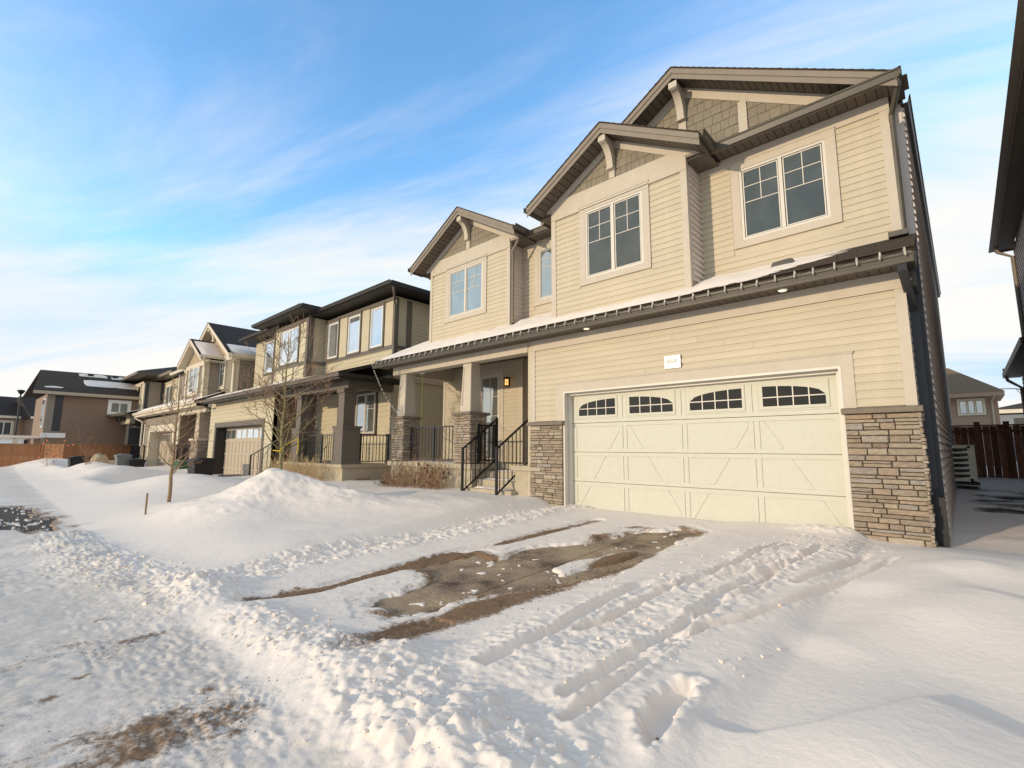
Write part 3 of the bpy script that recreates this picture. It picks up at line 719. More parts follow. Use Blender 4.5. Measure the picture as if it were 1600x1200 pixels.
g = tri_wall(XB, 1.95, .05, 6.68, ZB, SB, M['trim'], h1)
rake_trim(g, XB, 1.93, .05, ZB, SB, .15, .20, M['trim'], 6.70)
shakes(g, XB, ZB-.33, SB, 6.875, .05, (-6.5, -3.4), M['shake'], pw=.15, ph=.175, seed=5)
MB().box(XB-.068, XB+.068, .008, .05, 6.875, ZB-.36).obj('gable_post', M['trim'], g)
bracket(g, XB, .02, ZB-.26, dep=.34, hh=.58)
br = gable_roof(h1, XB, 2.0, -.40, 1.6, ZB, SB, M['asphalt_roof'], M['fascia'], M['soffit'], wally=.05)
for x0_, x1_ in ((XB-1.97, -6.56), (-3.37, XB+1.97)): MB().box(x0_, x1_, .05, .65, 6.60, 6.612).obj('soffit', M['soffit'], br)
gutter(br, -.42, .22, XB+2.0+.10, 6.66, M['gutter'], along='y', d=.11); gutter(br, -.42, 1.0, XB-2.0+.02, 6.66, M['gutter'], along='y', d=.11)
# ---- left gable block
XG, ZG, SG = -10.05, 8.09, .58
lw = wall_slab(h1, -11.78, -8.40, 4.3, 6.70, .6, .14, [(-10.87, -9.42, 5.05, 6.45)], M['vinyl'])
siding(lw, -11.67, -8.51, 4.42, 6.50, .6, [(-11.03, -9.26, 4.87, 6.65)], BM)
T = MB(); T.box(-11.78, -8.40, .57, .6, 6.55, 6.96); T.box(-11.78, -8.40, .562, .6, 6.535, 6.55); T.box(-11.78, -11.67, .572, .6, 4.4, 6.535); T.box(-8.51, -8.40, .572, .6, 4.4, 6.535); T.box(-8.40, -8.385, .572, .67, 4.4, 6.7)
T.obj('corner_trim', M['trim'], lw)
rs = MB().box(-8.54, -8.40, .67, 1.1, 4.3, 6.7).obj('wall', M['shadevinyl'], h1, label='narrow return wall beside the recessed bay')
siding(rs, .67, 1.1, 4.5, 6.6, -8.40, (), joined=M['shadevinyl'], side=True)
MB().box(-11.78, -11.64, .6, 4, 4.3, 6.7).obj('wall', M['vinyl'], h1)
window(h1, -10.87, -9.42, 5.05, 6.45, .6, M['glass_pale'], tw=.15, th=.13)
g = tri_wall(XG, 2.1, .6, 6.72, ZG, SG, M['trim'], h1)
rake_trim(g, XG, 2.1, .6, ZG, SG, .15, .20, M['trim'], 6.75)
shakes(g, XG, ZG-.34, SG, 6.965, .6, (-11.8, -8.3), M['shake'], pw=.15, ph=.175, joined=True, seed=6)
MB().box(XG-.068, XG+.068, .558, .6, 6.965, ZG-.38).obj('gable_post', M['trim'], g)
bracket(g, XG, .57, ZG-.27, dep=.34, hh=.58)
lr = gable_roof(h1, XG, 2.2, .15, 5, ZG, SG, M['asphalt_roof'], M['fascia'], M['soffit'], wally=.6)
for x0_, x1_ in ((XG-2.17, -11.79), (-8.39, XG+2.17)): MB().box(x0_, x1_, .6, 1.1, 6.66, 6.672).obj('soffit', M['soffit'], lr)
gutter(lr, .10, .62, XG+2.2+.10, 6.72, M['gutter'], along='y', d=.11); gutter(lr, .10, 1.5, XG-2.2+.02, 6.72, M['gutter'], along='y', d=.11)
# ---- recessed bay between the gables
rc = wall_slab(h1, -8.40, -6.55, 4.4, 6.72, 1.1, .14, [(-7.82, -7.1, 5.07, 6.46)], M['vinyl'])
siding(rc, -8.40, -6.55, 4.62, 6.60, 1.1, [(-7.97, -6.95, 4.9, 6.6)], BM)
MB().box(-8.4, -6.55, 1.075, 1.1, 6.52, 6.72).obj('corner_trim', M['trim'], rc)
window(h1, -7.82, -7.1, 5.07, 6.46, 1.1, M['glass_pale'], tw=.15, th=.13, sashes=1, grid='bars')
mb = MB(); mb.ext([(.66, 6.82), (7.3, 9.85), (14.2, 6.75), (14.2, 6.65), (7.3, 9.75), (.66, 6.72)], 0, -12.2, -3.6)
back = mb.obj('roof', M['asphalt_roof'], h1, label='long rear roof behind the gables')
gutter(back, -7.86, -6.6, .58, 6.68, M['gutter'])
MB().box(-8.3, -6.5, .69, .72, 6.68, 6.82).obj('fascia', M['fascia'], back)
for i in range(15): link('soffit_panel', me, back, MT(-8.4+i*.129, .72, 6.70, 1, .95, 1))
snow_sheet(back, -8.2, -6.5, .66, 1.6, lambda x, y: 6.82+(y-.66)*.456, .10, 14, 8, seed=9)
# ---- downspouts
def spout(par, pts, mt, w_=.075, d_=.055, name='downspout'):
    mb = MB()
    for a, b in zip(pts, pts[1:]): mb.beam(a, b, w_, d_, upv=(0, 1, 0) if abs(Vector(b).x-Vector(a).x)+abs(b[2]-a[2]) > .05 else (0, 0, 1))
    return mb.obj(name, mt, par)
mb = MB(); mb.tube([(-.26, .22, 6.66), (-.26, .25, 6.58), (-.38, .60, 6.36), (-.385, .64, 6.24), (-.385, .66, 4.40)], .04, 8); mb.obj('downspout', M['gutter'], h1)
mb = MB().box(-.56, -.33, .42, .62, 4.36, 4.44); mb.obj('splash_elbow', M['gutter'], h1)
mb = MB(); mb.tube([(-8.05, .55, 6.75), (-8.08, .57, 6.66), (-8.32, .60, 6.42), (-8.345, .64, 6.32), (-8.345, .64, 4.48)], .038, 8); mb.obj('downspout', M['fascia'], h1)
mb = MB(); mb.tube([(-12.15, .75, 6.75), (-12.12, .8, 6.62), (-11.86, .9, 6.56)], .035, 8); mb.obj('downspout', M['gutter'], h1)
mb = MB(); mb.beam((-.40, -.42, 3.72), (-.40, -.36, 3.60), .10, .08, (0, 1, 0)); mb.beam((-.40, -.385, 3.61), (-.36, .38, 3.20), .10, .08, (0, 1, .3)); mb.box(-.412, -.30, .345, .455, .72, 3.26); mb.beam((-.355, .40, .74), (-.33, .26, .60), .10, .07, (0, 1, 0))
mb.obj('downspout', M['charcoal'], h1, label='dark downspout down the right front corner')
mb = MB().box(-.40, -.25, .16, .30, -.1, .61); mb.box(-.41, -.24, .15, .31, .61, .63); mb.obj('drain_leader', M['black'], h1)
mb = MB().box(-.41, -.33, .05, .09, 3.55, 3.66); mb.box(-.42, -.29, .02, .50, 3.46, 3.67); mb.obj('eave_return', M['gutter'], skirt)
# ---- plaque
pl = MB().box(-3.905, -3.60, -.045, -.02, 2.69, 2.925).obj('number_plaque', M['white'], h1, label='small white number plaque above the garage')
def numerals(txt, x, y, z, size, par, mt, name='numeral'):
    cu = bpy.data.curves.new(name, 'FONT'); cu.body = txt; cu.size = size; cu.extrude = .001; cu.align_x = 'CENTER'; cu.align_y = 'CENTER'
    tmp = bpy.data.objects.new(name, cu); COL.objects.link(tmp); dg = bpy.context.evaluated_depsgraph_get(); mm = bpy.data.meshes.new_from_object(tmp.evaluated_get(dg))
    bpy.data.objects.remove(tmp); mm.materials.clear(); mm.materials.append(mt)
    link(name, mm, par, Matrix.Translation((x, y, z)) @ Matrix.Rotation(R(90), 4, 'X'))
M['numgrey'] = mat('pale_gold_numeral', (.33, .31, .25), .4, .02, 5)
numerals('464', -3.765, -.0465, 2.815, .13, pl, M['numgrey'])
MB().box(-3.60, -3.585, -.03, -.02, 2.87, 2.92).box(-3.60, -3.585, -.03, -.02, 2.72, 2.78).obj('plaque_bracket', M['black'], pl)
# ---- pot lights in the soffit
for x, y in ((-5.49, -.20), (-1.86, -.20)):
    mb = MB(); mb.tube([(x, y, 3.692), (x, y, 3.680)], [.075, .065], 16); p = mb.obj('pot_light', M['white'], h1)
    mb = MB(); mb.tube([(x, y, 3.681), (x, y, 3.676)], .055, 16); mb.obj('lens', M['potlit'], p)
# ---- porch
PZ = .85
po = MB().box(-12.85, -9.10, -.05, 2.2, .72, PZ).box(-9.10, -7.15, .80, 2.2, .72, PZ).box(-9.37, -7.15, 2.2, 3.9, .72, PZ).box(-7.74, -7.15, -.04, .8, .74, PZ).obj('porch', M['concrete'], h1)
MB().box(-12.72, -9.14, .02, 2.2, -.5, .72).box(-7.66, -7.15, .02, .8, -.5, .74).box(-9.14, -7.66, .85, 1.4, -.5, .72).obj('porch_wall', M['concrete'], po)
for a, b, y0_, z0_, z1_ in ((-9.30, -7.72, -.50, -.25, .085), (-9.16, -7.62, -.16, .085, .275), (-9.10, -7.75, .17, .275, .465), (-9.10, -7.75, .49, .465, .655)):
    MB().box(a, b, y0_, y0_+.36 if y0_ > -.4 else y0_+.4, z0_, z1_-.0).obj('step', M['concrete'], po)
for a, b, y0_, y1_, z_ in ((-9.1, -8.0, -.40, -.18, .087), (-9.0, -7.85, -.08, .15, .277), (-9.0, -7.85, .24, .46, .467), (-8.9, -7.95, .55, .78, .657)):
    snow_sheet(po, a, b, y0_, y1_, lambda x, y, z_=z_: z_, .03, 24, 6, name='step_snow', seed=int(a*-10+y0_*100))
snow_sheet(po, -12.0, -9.8, -.02, .5, lambda x, y: PZ+.001, .02, 40, 6, name='porch_snow', seed=31)
# porch walls
YD = 2.2
dw = wall_slab(h1, -13.0, -9.37, PZ, 3.9, YD, .12, [(-11.16, -10.34, PZ, 3.50)], M['vinyl'])
siding(dw, -12.9, -9.48, PZ, 3.88, YD, [(-11.40, -10.13, .5, 3.66)], joined=M['vinyl'])
MB().box(-13.0, -12.9, YD-.025, YD, PZ, 3.88).box(-9.48, -9.37, YD-.025, YD, PZ, 3.88).box(-9.37, -9.355, YD-.025, YD+.1, PZ, 3.88).box(-11.40, -10.13, YD-.03, YD, 3.53, 3.69).box(-11.40, -11.20, YD-.028, YD, PZ, 3.53).box(-10.30, -10.13, YD-.028, YD, PZ, 3.53).obj('corner_trim', M['trim'], dw)
s2 = MB().box(-9.51, -9.37, YD, 3.9, PZ, 3.9).obj('wall', M['shadevinyl'], h1, label='shaded inner wall beside the porch lamp'); siding(s2, YD+.1, 3.9, PZ, 3.88, -9.37, joined=M['shadevinyl'], side=True)
MB().box(-9.37, -7.14, 3.8, 3.92, PZ, 3.9).obj('wall', M['vinyl'], h1); MB().box(-7.26, -7.142, .01, 3.9, -.3, 3.9).obj('wall', M['vinyl'], h1)
pc = MB().box(-13.0, -7.27, .3, 3.9, 3.90, 3.92).obj('porch_ceiling', M['soffit'], h1)
for i in range(24): MB().box(-13.0, -7.27, .30+i*.15, .30+i*.15+.14, 3.89, 3.90).obj('ceiling_board', M['soffit'], pc)
MB().box(-12.78, -7.265, -.006, .30, 3.46, 3.888).obj('porch_beam', M['trim'], h1); MB().box(-12.78, -12.48, .30, YD, 3.46, 3.90).obj('porch_beam', M['trim'], h1)
d = window(h1, -11.16, -10.34, PZ+.02, 3.50, YD+.02, M['glass_far'], tw=0, sashes=1, grid='top', solid=False); d.name = 'front_door'; d['label'] = 'glazed white-framed front door'
WM[d.name] = Matrix.Identity(4)
LX, LY, LZ = -9.90, YD-.13, .08
lp = MB(); lp.box(LX-.04, LX+.04, YD-.028, YD-.02, 3.02+LZ, 3.28+LZ); lp.tube([(LX, LY, 3.30+LZ), (LX, LY, 3.27+LZ), (LX, LY, 3.22+LZ)], [.02, .08, .10], 8)
lp.tube([(LX, LY, 3.03+LZ), (LX, LY, 2.995+LZ)], [.095, .055], 8)
for k in range(6):
    a = k*math.pi/3+.3; lp.tube([(LX+.085*math.cos(a), LY+.085*math.sin(a), 3.03+LZ), (LX+.085*math.cos(a), LY+.085*math.sin(a), 3.22+LZ)], .010, 4)
lp.tube([(LX+.088*math.cos(a*.3), LY+.088*math.sin(a*.3), 3.13+LZ) for a in range(22)], .006, 4)
lp.box(LX-.02, LX+.02, LY+.03, YD-.02, 3.14+LZ, 3.17+LZ)
lo = lp.obj('porch_lamp', M['brass'], h1, label='lit copper lantern on the porch wall'); mb = MB(); mb.tube([(LX, LY, 3.035+LZ), (LX, LY, 3.215+LZ)], .05, 8); mb.obj('lamp_glass', M['lit'], lo)
# pedestals with tapered posts
for k, xc in enumerate((-9.43, -12.33)):
    core = MB().box(xc-.27, xc+.27, -.05, .49, PZ, 2.09).obj('stone_pedestal', M['mortar'], h1)
    F0 = Matrix.Translation((0, -.05, 0)); stones(core, xc-.30, xc+.30, PZ+.02, 2.09, F0, 40+k, joined=k == 1, mw=.17)
    F1 = Matrix.Translation((xc+.27, 0, 0)) @ Matrix.Rotation(R(90), 4, 'Z'); stones(core, -.08, .52, PZ+.02, 2.09, F1, 50+k, joined=True, mw=.17)
    F2 = Matrix.Translation((xc-.27, 0, 0)) @ Matrix.Rotation(R(-90), 4, 'Z'); stones(core, -.52, .08, PZ+.02, 2.09, F2, 60+k, joined=True, mw=.17)
    c = MB(); hw = .37; yc = .22
    c.add([(xc-hw+.03, yc-hw+.03, 2.09), (xc+hw-.03, yc-hw+.03, 2.09), (xc+hw-.03, yc+hw-.03, 2.09), (xc-hw+.03, yc+hw-.03, 2.09), (xc-hw, yc-hw, 2.12), (xc+hw, yc-hw, 2.12), (xc+hw, yc+hw, 2.12), (xc-hw, yc+hw, 2.12), (xc-hw+.02, yc-hw+.02, 2.165), (xc+hw-.02, yc-hw+.02, 2.165), (xc+hw-.02, yc+hw-.02, 2.165), (xc-hw+.02, yc+hw-.02, 2.165), (xc-.2, yc-.2, 2.185), (xc+.2, yc-.2, 2.185), (xc+.2, yc+.2, 2.185), (xc-.2, yc+.2, 2.185)],
          [(0,3,2,1)]+[(4*l+i, 4*l+(i+1) % 4, 4*l+4+(i+1) % 4, 4*l+4+i) for l in range(3) for i in range(4)]+[(12,13,14,15)])
    c.obj('cap', M['capstone'], core)
    p = MB(); a, b = .185, .145
    p.add([(xc+sx*a, yc+sy*a, 2.185) for sx, sy in ((-1,-1),(1,-1),(1,1),(-1,1))]+[(xc+sx*b, yc+sy*b, 3.46) for sx, sy in ((-1,-1),(1,-1),(1,1),(-1,1))], [(0,3,2,1),(4,5,6,7),(0,1,5,4),(1,2,6,5),(2,3,7,6),(3,0,4,7)])
    ps = p.obj('tapered_post', M['trim'], h1)
    fr = MB(); fr.box(xc-a-.018, xc+a+.018, yc-a-.018, yc+a+.018, 2.186, 2.34)
    fr.box(xc-b-.012, xc+b+.012, yc-b-.012, yc+b+.012, 3.37, 3.459)
    for s in (-1, 1):   # slim vertical trims on the front face corners
        fr.beam((xc+s*(a-.02), yc-a-.004, 2.34), (xc+s*(b-.015), yc-b-.002, 3.37), .045, .02, (0, 1, 0))
        fr.beam((xc+a+.004, yc+s*(a-.02), 2.34), (xc+b+.002, yc+s*(b-.015), 3.37), .02, .045, (0, 1, 0))
    fr.obj('post_trim', M['trim'], ps)
# railings
RAILS = []
RAILS.append(baluster_rail(h1, (-12.02, .2), (-10.93, .2), PZ, .98, 7, M['charcoal'])); RAILS.append(baluster_rail(h1, (-10.93, .2), (-9.74, .2), PZ, .98, 8, M['charcoal'], post0=False))
baluster_rail(h1, (-9.10, .20), (-9.10, .82), PZ, .98, 4, M['black'], post0=True)
baluster_rail(h1, (-9.10, -.33), (-9.10, .86), .10, 1.13, 7, M['black'], rise=.78); baluster_rail(h1, (-7.92, -.33), (-7.92, .86), .10, 1.13, 8, M['black'], rise=.78)

# ================================================================== clip-on light string along the gutter
ls = thing('light_string', 'row of clip-on light bulbs along the beige house lower gutter', 'string lights', (-6.5, -.5, 3.8))
cb = MB(); cb.box(-.011, .011, -.008, .035, .02, .085); cb.tube([(0, -.014, .045), (0, -.018, .02), (0, -.018, -.012)], [.011, .015, .008], 8); cb.tube([(0, .0, .06), (0, .0, .10)], .010, 6)
cme = cb.mesh('light_clip', M['clip'])
x = -13.15
while x < -.30:
    link('light_clip', cme, ls, MT(x, -.505, 3.75+rnd.uniform(-.006, .006), 1, 1, rnd.uniform(.9, 1.1), rnd.uniform(-.3, .3))); x += .245+rnd.uniform(-.02, .02)
mb = MB(); pts = []
x = -13.2
while x < -.28: pts.append((x, -.49-.0, 3.792+.012*math.sin(x*25)+rnd.uniform(-.004, .004))); x += .12
mb.tube(pts, .0045, 4); mb.obj('cable', M['black'], ls)
# hanging string with pale bulbs left of porch
hs_ = thing('hanging_light_string', 'dangling string of tiny white bulbs left of the beige house porch', 'string lights', (-13.2, -.3, 3.6))
bm_ = MB(); bm_.tube([(0, 0, -.02), (0, 0, 0), (0, 0, .02)], [.006, .016, .006], 6); bme = bm_.mesh('bulb', M['white'])
A, B = Vector((-13.22, -.40, 3.60)), Vector((-12.13, -.18, 2.22)); pts = []
for i in range(25):
    t = i/24; p = A.lerp(B, t)+Vector((0, 0, -.16*math.sin(t*math.pi))); pts.append(p)
    if i % 2 == 0 or i < 6: link('bulb', bme, hs_, Matrix.Translation(p))
mb = MB(); mb.tube(pts, .004, 4); mb.obj('cable', M['h2side'], hs_)
rp = thing('hanging_rope', 'lime green rope hanging from the porch ceiling', 'cord', (-11.7, .4, 3.6))
MB().tube([(-11.72, .33, 3.52), (-11.71, .33, 2.6), (-11.72, .33, 1.85)], .009, 6).obj('rope', M['lime'], rp); MB().box(-11.80, -11.64, .29, .37, 3.44, 3.53).obj('hook', M['white'], rp)

# ================================================================== GROUND
def hashn(ix, iy, s):
    h = (ix*374761393+iy*668265263+s*1442695041) & 0x7fffffff
    h = ((h ^ (h >> 13))*1274126177) & 0x7fffffff
    return ((h ^ (h >> 16)) & 0xffff)/65535.
def vn(x, y, sc, s=0):
    x = x/sc; y = y/sc; ix = np.floor(x).astype(np.int64); iy = np.floor(y).astype(np.int64); fx = x-ix; fy = y-iy
    fx = fx*fx*(3-2*fx); fy = fy*fy*(3-2*fy)
    return (hashn(ix, iy, s)*(1-fx)+hashn(ix+1, iy, s)*fx)*(1-fy)+(hashn(ix, iy+1, s)*(1-fx)+hashn(ix+1, iy+1, s)*fx)*fy
def fbm(x, y, sc, o=4, s=0, g=.5):
    a = 1; t = 0; w_ = 0
    for k in range(o):
        c, q = math.cos(.7*k), math.sin(.7*k)
        t = t+a*vn(x*c-y*q+17.3*k, x*q+y*c-9.1*k, sc, s+k); w_ += a; a *= g; sc *= .5
    return t/w_-.5
def lumps(x, y, sc, s=0, p=.75):
    """rounded clods: spheres on a jittered lattice"""
    X = x/sc; Y = y/sc; ix = np.floor(X).astype(np.int64); iy = np.floor(Y).astype(np.int64); o = np.zeros_like(X)
    for dx in (-1, 0, 1):
        for dy in (-1, 0, 1):
            jx, jy = ix+dx, iy+dy
            px = jx+hashn(jx, jy, s); py = jy+hashn(jx, jy, s+1); rr = .28+.42*hashn(jx, jy, s+2); on = hashn(jx, jy, s+3) < p
            d2 = ((X-px)**2+(Y-py)**2)/rr**2
            o = np.maximum(o, np.where(on, np.sqrt(np.maximum(0, 1-d2))*rr, 0))
    return o*sc
def bil(x, y, sc, s): return np.abs(vn(x, y, sc, s)-.5)*1.2+np.abs(vn(x*.8+y*.6, y*.8-x*.6, sc*.5, s+1)-.5)*.7+np.abs(vn(x*.6-y*.8, y*.6+x*.8, sc*.25, s+2)-.5)*.35
def sstep(a, b, v): t = np.clip((v-a)/(b-a), 0, 1); return t*t*(3-2*t)
def pdist(x, y, P):
    """distance to a polyline, arc length there, signed side"""
    D = np.full(x.shape, 1e9); S = np.zeros(x.shape); G = np.zeros(x.shape); l = 0
    for (a, b), (c, d) in zip(P, P[1:]):
        L = math.hypot(c-a, d-b); ux, uy = (c-a)/L, (d-b)/L; t = np.clip((x-a)*ux+(y-b)*uy, 0, L)
        ex, ey = x-a-ux*t, y-b-uy*t; dd = np.hypot(ex, ey); m_ = dd < D
        D = np.where(m_, dd, D); S = np.where(m_, l+t, S); G = np.where(m_, ux*ey-uy*ex, G); l += L
    return D, S, G
def sdpoly(x, y, P):
    """signed distance, negative inside"""
    D, _, _ = pdist(x, y, P+[P[0]]); ins = np.zeros(x.shape, bool)
    for (a, b), (c, d) in zip(P, P[1:]+P[:1]):
        if b == d: continue
        k = ((b > y) != (d > y)) & (x < (c-a)*(y-b)/(d-b)+a); ins ^= k
    return np.where(ins, -D, D)
EXPO = [(-4.42,-5.61),(-4.04,-5.75),(-3.8,-5.6),(-3.73,-5.39),(-3.73,-5.12),(-3.81,-4.83),(-3.62,-4.82),(-3.48,-4.75),(-3.41,-4.43),(-3.32,-4.07),(-3.22,-3.68),(-3.16,-3.23),(-3.12,-2.6),(-3.09,-2.0),(-3.11,-1.0),(-3.3,-.75),(-3.53,-1.07),(-3.92,-1.12),(-3.96,-1.78),(-4.02,-2.2),(-4.37,-2.72),(-4.5,-3.23),(-4.48,-3.67),(-4.95,-3.79),(-5.05,-4.16),(-5.0,-4.54),(-5.06,-4.71),(-4.63,-4.68),(-4.46,-4.94),(-4.4,-5.29),(-4.46,-5.43)]
ISL2 = [(-3.69,-3.68),(-3.69,-3.3),(-3.29,-2.28),(-3.18,-2.5),(-3.37,-3.32),(-3.47,-3.75)]
TRKL = [(-5.36,-6.39),(-5.27,-6.15),(-5.17,-5.79),(-5.19,-5.34),(-5.16,-4.78),(-5.17,-4.18),(-5.19,-3.57),(-5.05,-3.03),(-4.96,-1.95),(-4.86,-.91)]
TRKR = [(-3.46,-6.35),(-3.42,-6.08),(-3.45,-5.85),(-3.42,-5.55),(-3.38,-5.22),(-3.31,-4.79),(-3.23,-4.19),(-3.23,-3.27),(-3.18,-2.5)]
STRA = [(-5.25,-13),(-5.2,-8.12),(-5.26,-7.8),(-5.17,-7.42),(-5.21,-7.1),(-5.22,-6.73),(-5.3,-6.37)]
STRB = [(-3.4,-13),(-3.44,-8.02),(-3.47,-7.87),(-3.4,-7.62),(-3.47,-7.33),(-3.54,-6.99),(-3.56,-6.68),(-3.45,-6.41),(-3.4,-6.1)]
RUTS = [[(-1.81,-1.1),(-1.92,-1.9),(-1.98,-2.56),(-2.06,-3.04),(-2.13,-3.48),(-2.2,-3.87),(-2.23,-4.27),(-2.23,-4.79),(-2.32,-5.09)],
 [(-1.38,-1.02),(-1.47,-2.28),(-1.6,-2.69),(-1.69,-3.23),(-1.76,-3.68),(-1.74,-4.16),(-1.72,-4.55),(-1.74,-4.83),(-1.77,-5.13),(-1.81,-5.56),(-1.85,-5.87)],
 [(-1.4,-1.77),(-1.6,-2.15),(-1.8,-2.74),(-1.96,-3.11),(-2.11,-3.54)],
 [(-.65,-1.33),(-.79,-2.02),(-1.04,-2.76),(-1.26,-3.57),(-1.41,-4.08),(-1.58,-4.44),(-1.66,-4.81),(-1.68,-5.31),(-1.69,-5.64),(-1.69,-6.08)],
 [(-1.5,-2.4),(-1.56,-2.66),(-1.58,-3.46),(-1.68,-3.77),(-1.68,-4.23)], [(-2.45,-3.6),(-2.5,-4.4),(-2.45,-5.2),(-2.5,-5.9)], [(-.9,-1.2),(-1.05,-1.9),(-1.3,-2.9)]]
ROUGH = [(-2.81,-4.72),(-2.67,-3.98),(-2.28,-3.04),(-2.03,-1.71),(-1.76,-.68),(-1.31,.22),(-.53,.2),(-.7,-1.08),(-1.21,-1.78),(-1.45,-2.67),(-1.46,-3.66),(-1.56,-4.55),(-1.62,-5.41),(-1.54,-5.92),(-1.45,-6.27),(-1.3,-7.1),(-2.81,-7.0),(-3.1,-6.5),(-3.15,-6.17),(-2.91,-5.64)]
WIND = [(-14,-7.45),(-8.92,-7.15),(-7.53,-7.0),(-6.55,-6.80),(-5.75,-6.72)]
WIND2 = [(-4.95,-6.62),(-4.31,-6.55),(-3.75,-6.52)]
WIND3 = [(-3.2,-6.47),(-2.72,-6.5),(-2.26,-6.55),(-1.83,-6.6),(-.8,-6.75),(1,-6.8),(6,-6.9)]
BAND = [(-6.4,-6.6),(-6.36,-6.13),(-6.4,-5.6),(-6.35,-4.66),(-6.24,-3.88),(-6.17,-3.19),(-6.15,-2.04),(-6.13,-.62),(-6.02,.1)]
PATCH = [(-19.5,-8.8),(-18.67,-7.47),(-16.55,-7.22),(-14.22,-7.11),(-13.02,-7.11),(-12.34,-7.34),(-13.08,-7.68),(-13.72,-8.01),(-15,-8.4)]
CRES = [(-1.28,-5.6),(-1.12,-5.67),(-.88,-5.62),(-.62,-5.42),(-.38,-5.07),(-.14,-4.61)]
DUNE = [(-.99,-4.4),(-.55,-3.77),(-.14,-3.06),(.23,-2.6)]
DUN2 = [(-.86,-2.97),(-.37,-2.02),(.29,-1.76)]
PRINT = [(-1.32,-5.95),(-1.44,-5.78),(-1.46,-5.52),(-1.37,-5.26),(-1.28,-5.28),(-1.26,-5.57),(-1.22,-5.87),(-1.25,-6.03)]
def base(x, y):
    b = np.where(y < -6.9, -.345, .05*y); b = np.where(y > 0, 0, b)
    b = b-np.clip((-12-x)*.014, 0, .22)*sstep(-7, -5, y)
    b = b+sstep(.5, 12, y)*.40*sstep(-1.5, -.2, x)
    return b
def ground(x, y):
    """snow surface height and masks"""
    B = base(x, y); n0 = fbm(x, y, 2.4, 4, 1); n1 = fbm(x, y, .6, 4, 11); n2 = fbm(x, y, .12, 4, 21); nf = fbm(x, y, .035, 3, 31)
    h = B.copy(); near = (x > -12) & (x < 3) & (y > -9.5) & (y < 1)
    dirt = np.zeros_like(x); pack = np.zeros_like(x); soil = np.zeros_like(x)
    # street: packed, scraped snow
    st = sstep(-6.75, -7.05, y)
    pack = st*(.46+.40*fbm(x*1.5, y, .9, 4, 41))
    # lawns on the left
    lawn = sstep(-6.35, -6.95, x)*sstep(-7.3, -5.2, y)
    h += lawn*(.20+.10*n0+.02*n1)
    def G(cx, cy, sx, sy, a, rot=0):
        c, q = math.cos(rot), math.sin(rot); X = (x-cx)*c+(y-cy)*q; Y = -(x-cx)*q+(y-cy)*c
        return a*np.exp(-(X/sx)**2-(Y/sy)**2)
    drv = (sstep(-28.9, -28.3, x)*sstep(-21.6, -22.3, x)+sstep(-44, -43.2, x)*sstep(-36.4, -37.1, x))*sstep(-5.6, -4.2, y); h -= drv*lawn*.20
    wob = 1+.25*fbm(x, y, 1.1, 3, 51)
    pile = G(-11.1, -4.0, 1.15, .95, .42, .35)+.26*np.exp(-np.hypot((x+11.15)/.8, (y+4.0)/.6)**1.2)+G(-9.9, -3.5, 1.5, .8, .18, .3)+G(-12.3, -4.9, 1.3, .9, .12)+G(-8.0, -1.5, 1.6, .8, .07)+G(-9.0, -2.7, 1.4, .7, .12, .4)+G(-11.2, -5.5, 1.2, .45, .10)+G(-10.2, -5.0, .8, .5, .08)
    h += pile*wob
    # crusted scars on the pile
    ridg = 1-2*np.abs(fbm(x*.8+y*.5, y-x*.3, 1.0, 4, 61)); h += np.clip(pile*2.5, 0, 1)*(.15*(ridg-.72)*sstep(-13.5, -10, x)+.05*np.abs(fbm(x, y, .3, 4, 62))+.03*n2)
    pk = np.clip(pile*3, 0, 1)*sstep(-14.5, -12.5, x); h += pk*(.075*(bil(x, y, .62, 161)-.3)*sstep(-.12, .12, fbm(x, y, 1.0, 3, 162))+.02*(bil(x, y, .16, 163)-.3)*sstep(0, .2, fbm(x, y, .8, 3, 164)))
    # further mounds along the street
    far = G(-17.5, -3.4, 2.4, 1.4, .22)+G(-20.0, -3.9, 2.0, 1.1, .26)+G(-24.5, -4.2, 2.6, 1.2, .20)+G(-29.5, -4.0, 2.0, 1.3, .36)+G(-34, -4.2, 3, 1.2, .30)+G(-39, -4.2, 3.4, 1.4, .52)+G(-46, -5.2, 4, 1.6, .55)+G(-54, -6.3, 5, 1.8, .7)+G(-64, -9, 8, 3, .9)
    h += far*wob*(1-.75*drv)+lawn*sstep(-14, -26, x)*.16*sstep(-7, -4, y)*(1-drv)
    # driveway: thin cover, bare where cars and shovel went
    dr = sstep(-6.35, -6.15, x)*sstep(-.95, -1.25, x)*sstep(-7.0, -6.6, y)*sstep(.35, .1, y)
    # right-hand drifted yard
    ry = sstep(-1.35, -.1, x)*sstep(-7.1, -6.2, y)*sstep(.3, -.9, y)
    h += ry*(.12+.10*n0)+G(.5, -2.0, 1.6, 1.1, .14)+G(1.6, -4.3, 1.5, 1.8, .22)-G(.1, -4.6, .55, 1.0, .05, .4)+G(-.55, -5.55, .5, .35, .03)
    smooth_r = ry*sstep(-1.5, -.9, x)
    h += smooth_r*.022*np.sin((y+.45*x)*3.2+4*n0)
    for P, a, wd in ((CRES, .055, .30), (DUNE, -.05, .30), (DUN2, -.04, .25)):
        mk_ = (np.abs(x) < 4) & (y > -8) & (y < -1); xx, yy = x[mk_], y[mk_]; d, s_, g_ = pdist(xx, yy, P)
        L = sum(math.hypot(c-a_, d_-b) for (a_, b), (c, d_) in zip(P, P[1:])); en = sstep(0, .4, s_)*sstep(L, L-.3, s_)
        h[mk_] += a*en*np.where(g_ < 0, np.exp(-(d/.75)**2), np.exp(-(d/.07)**2)) if a > 0 else -a*en*np.exp(-(d/wd)**2)
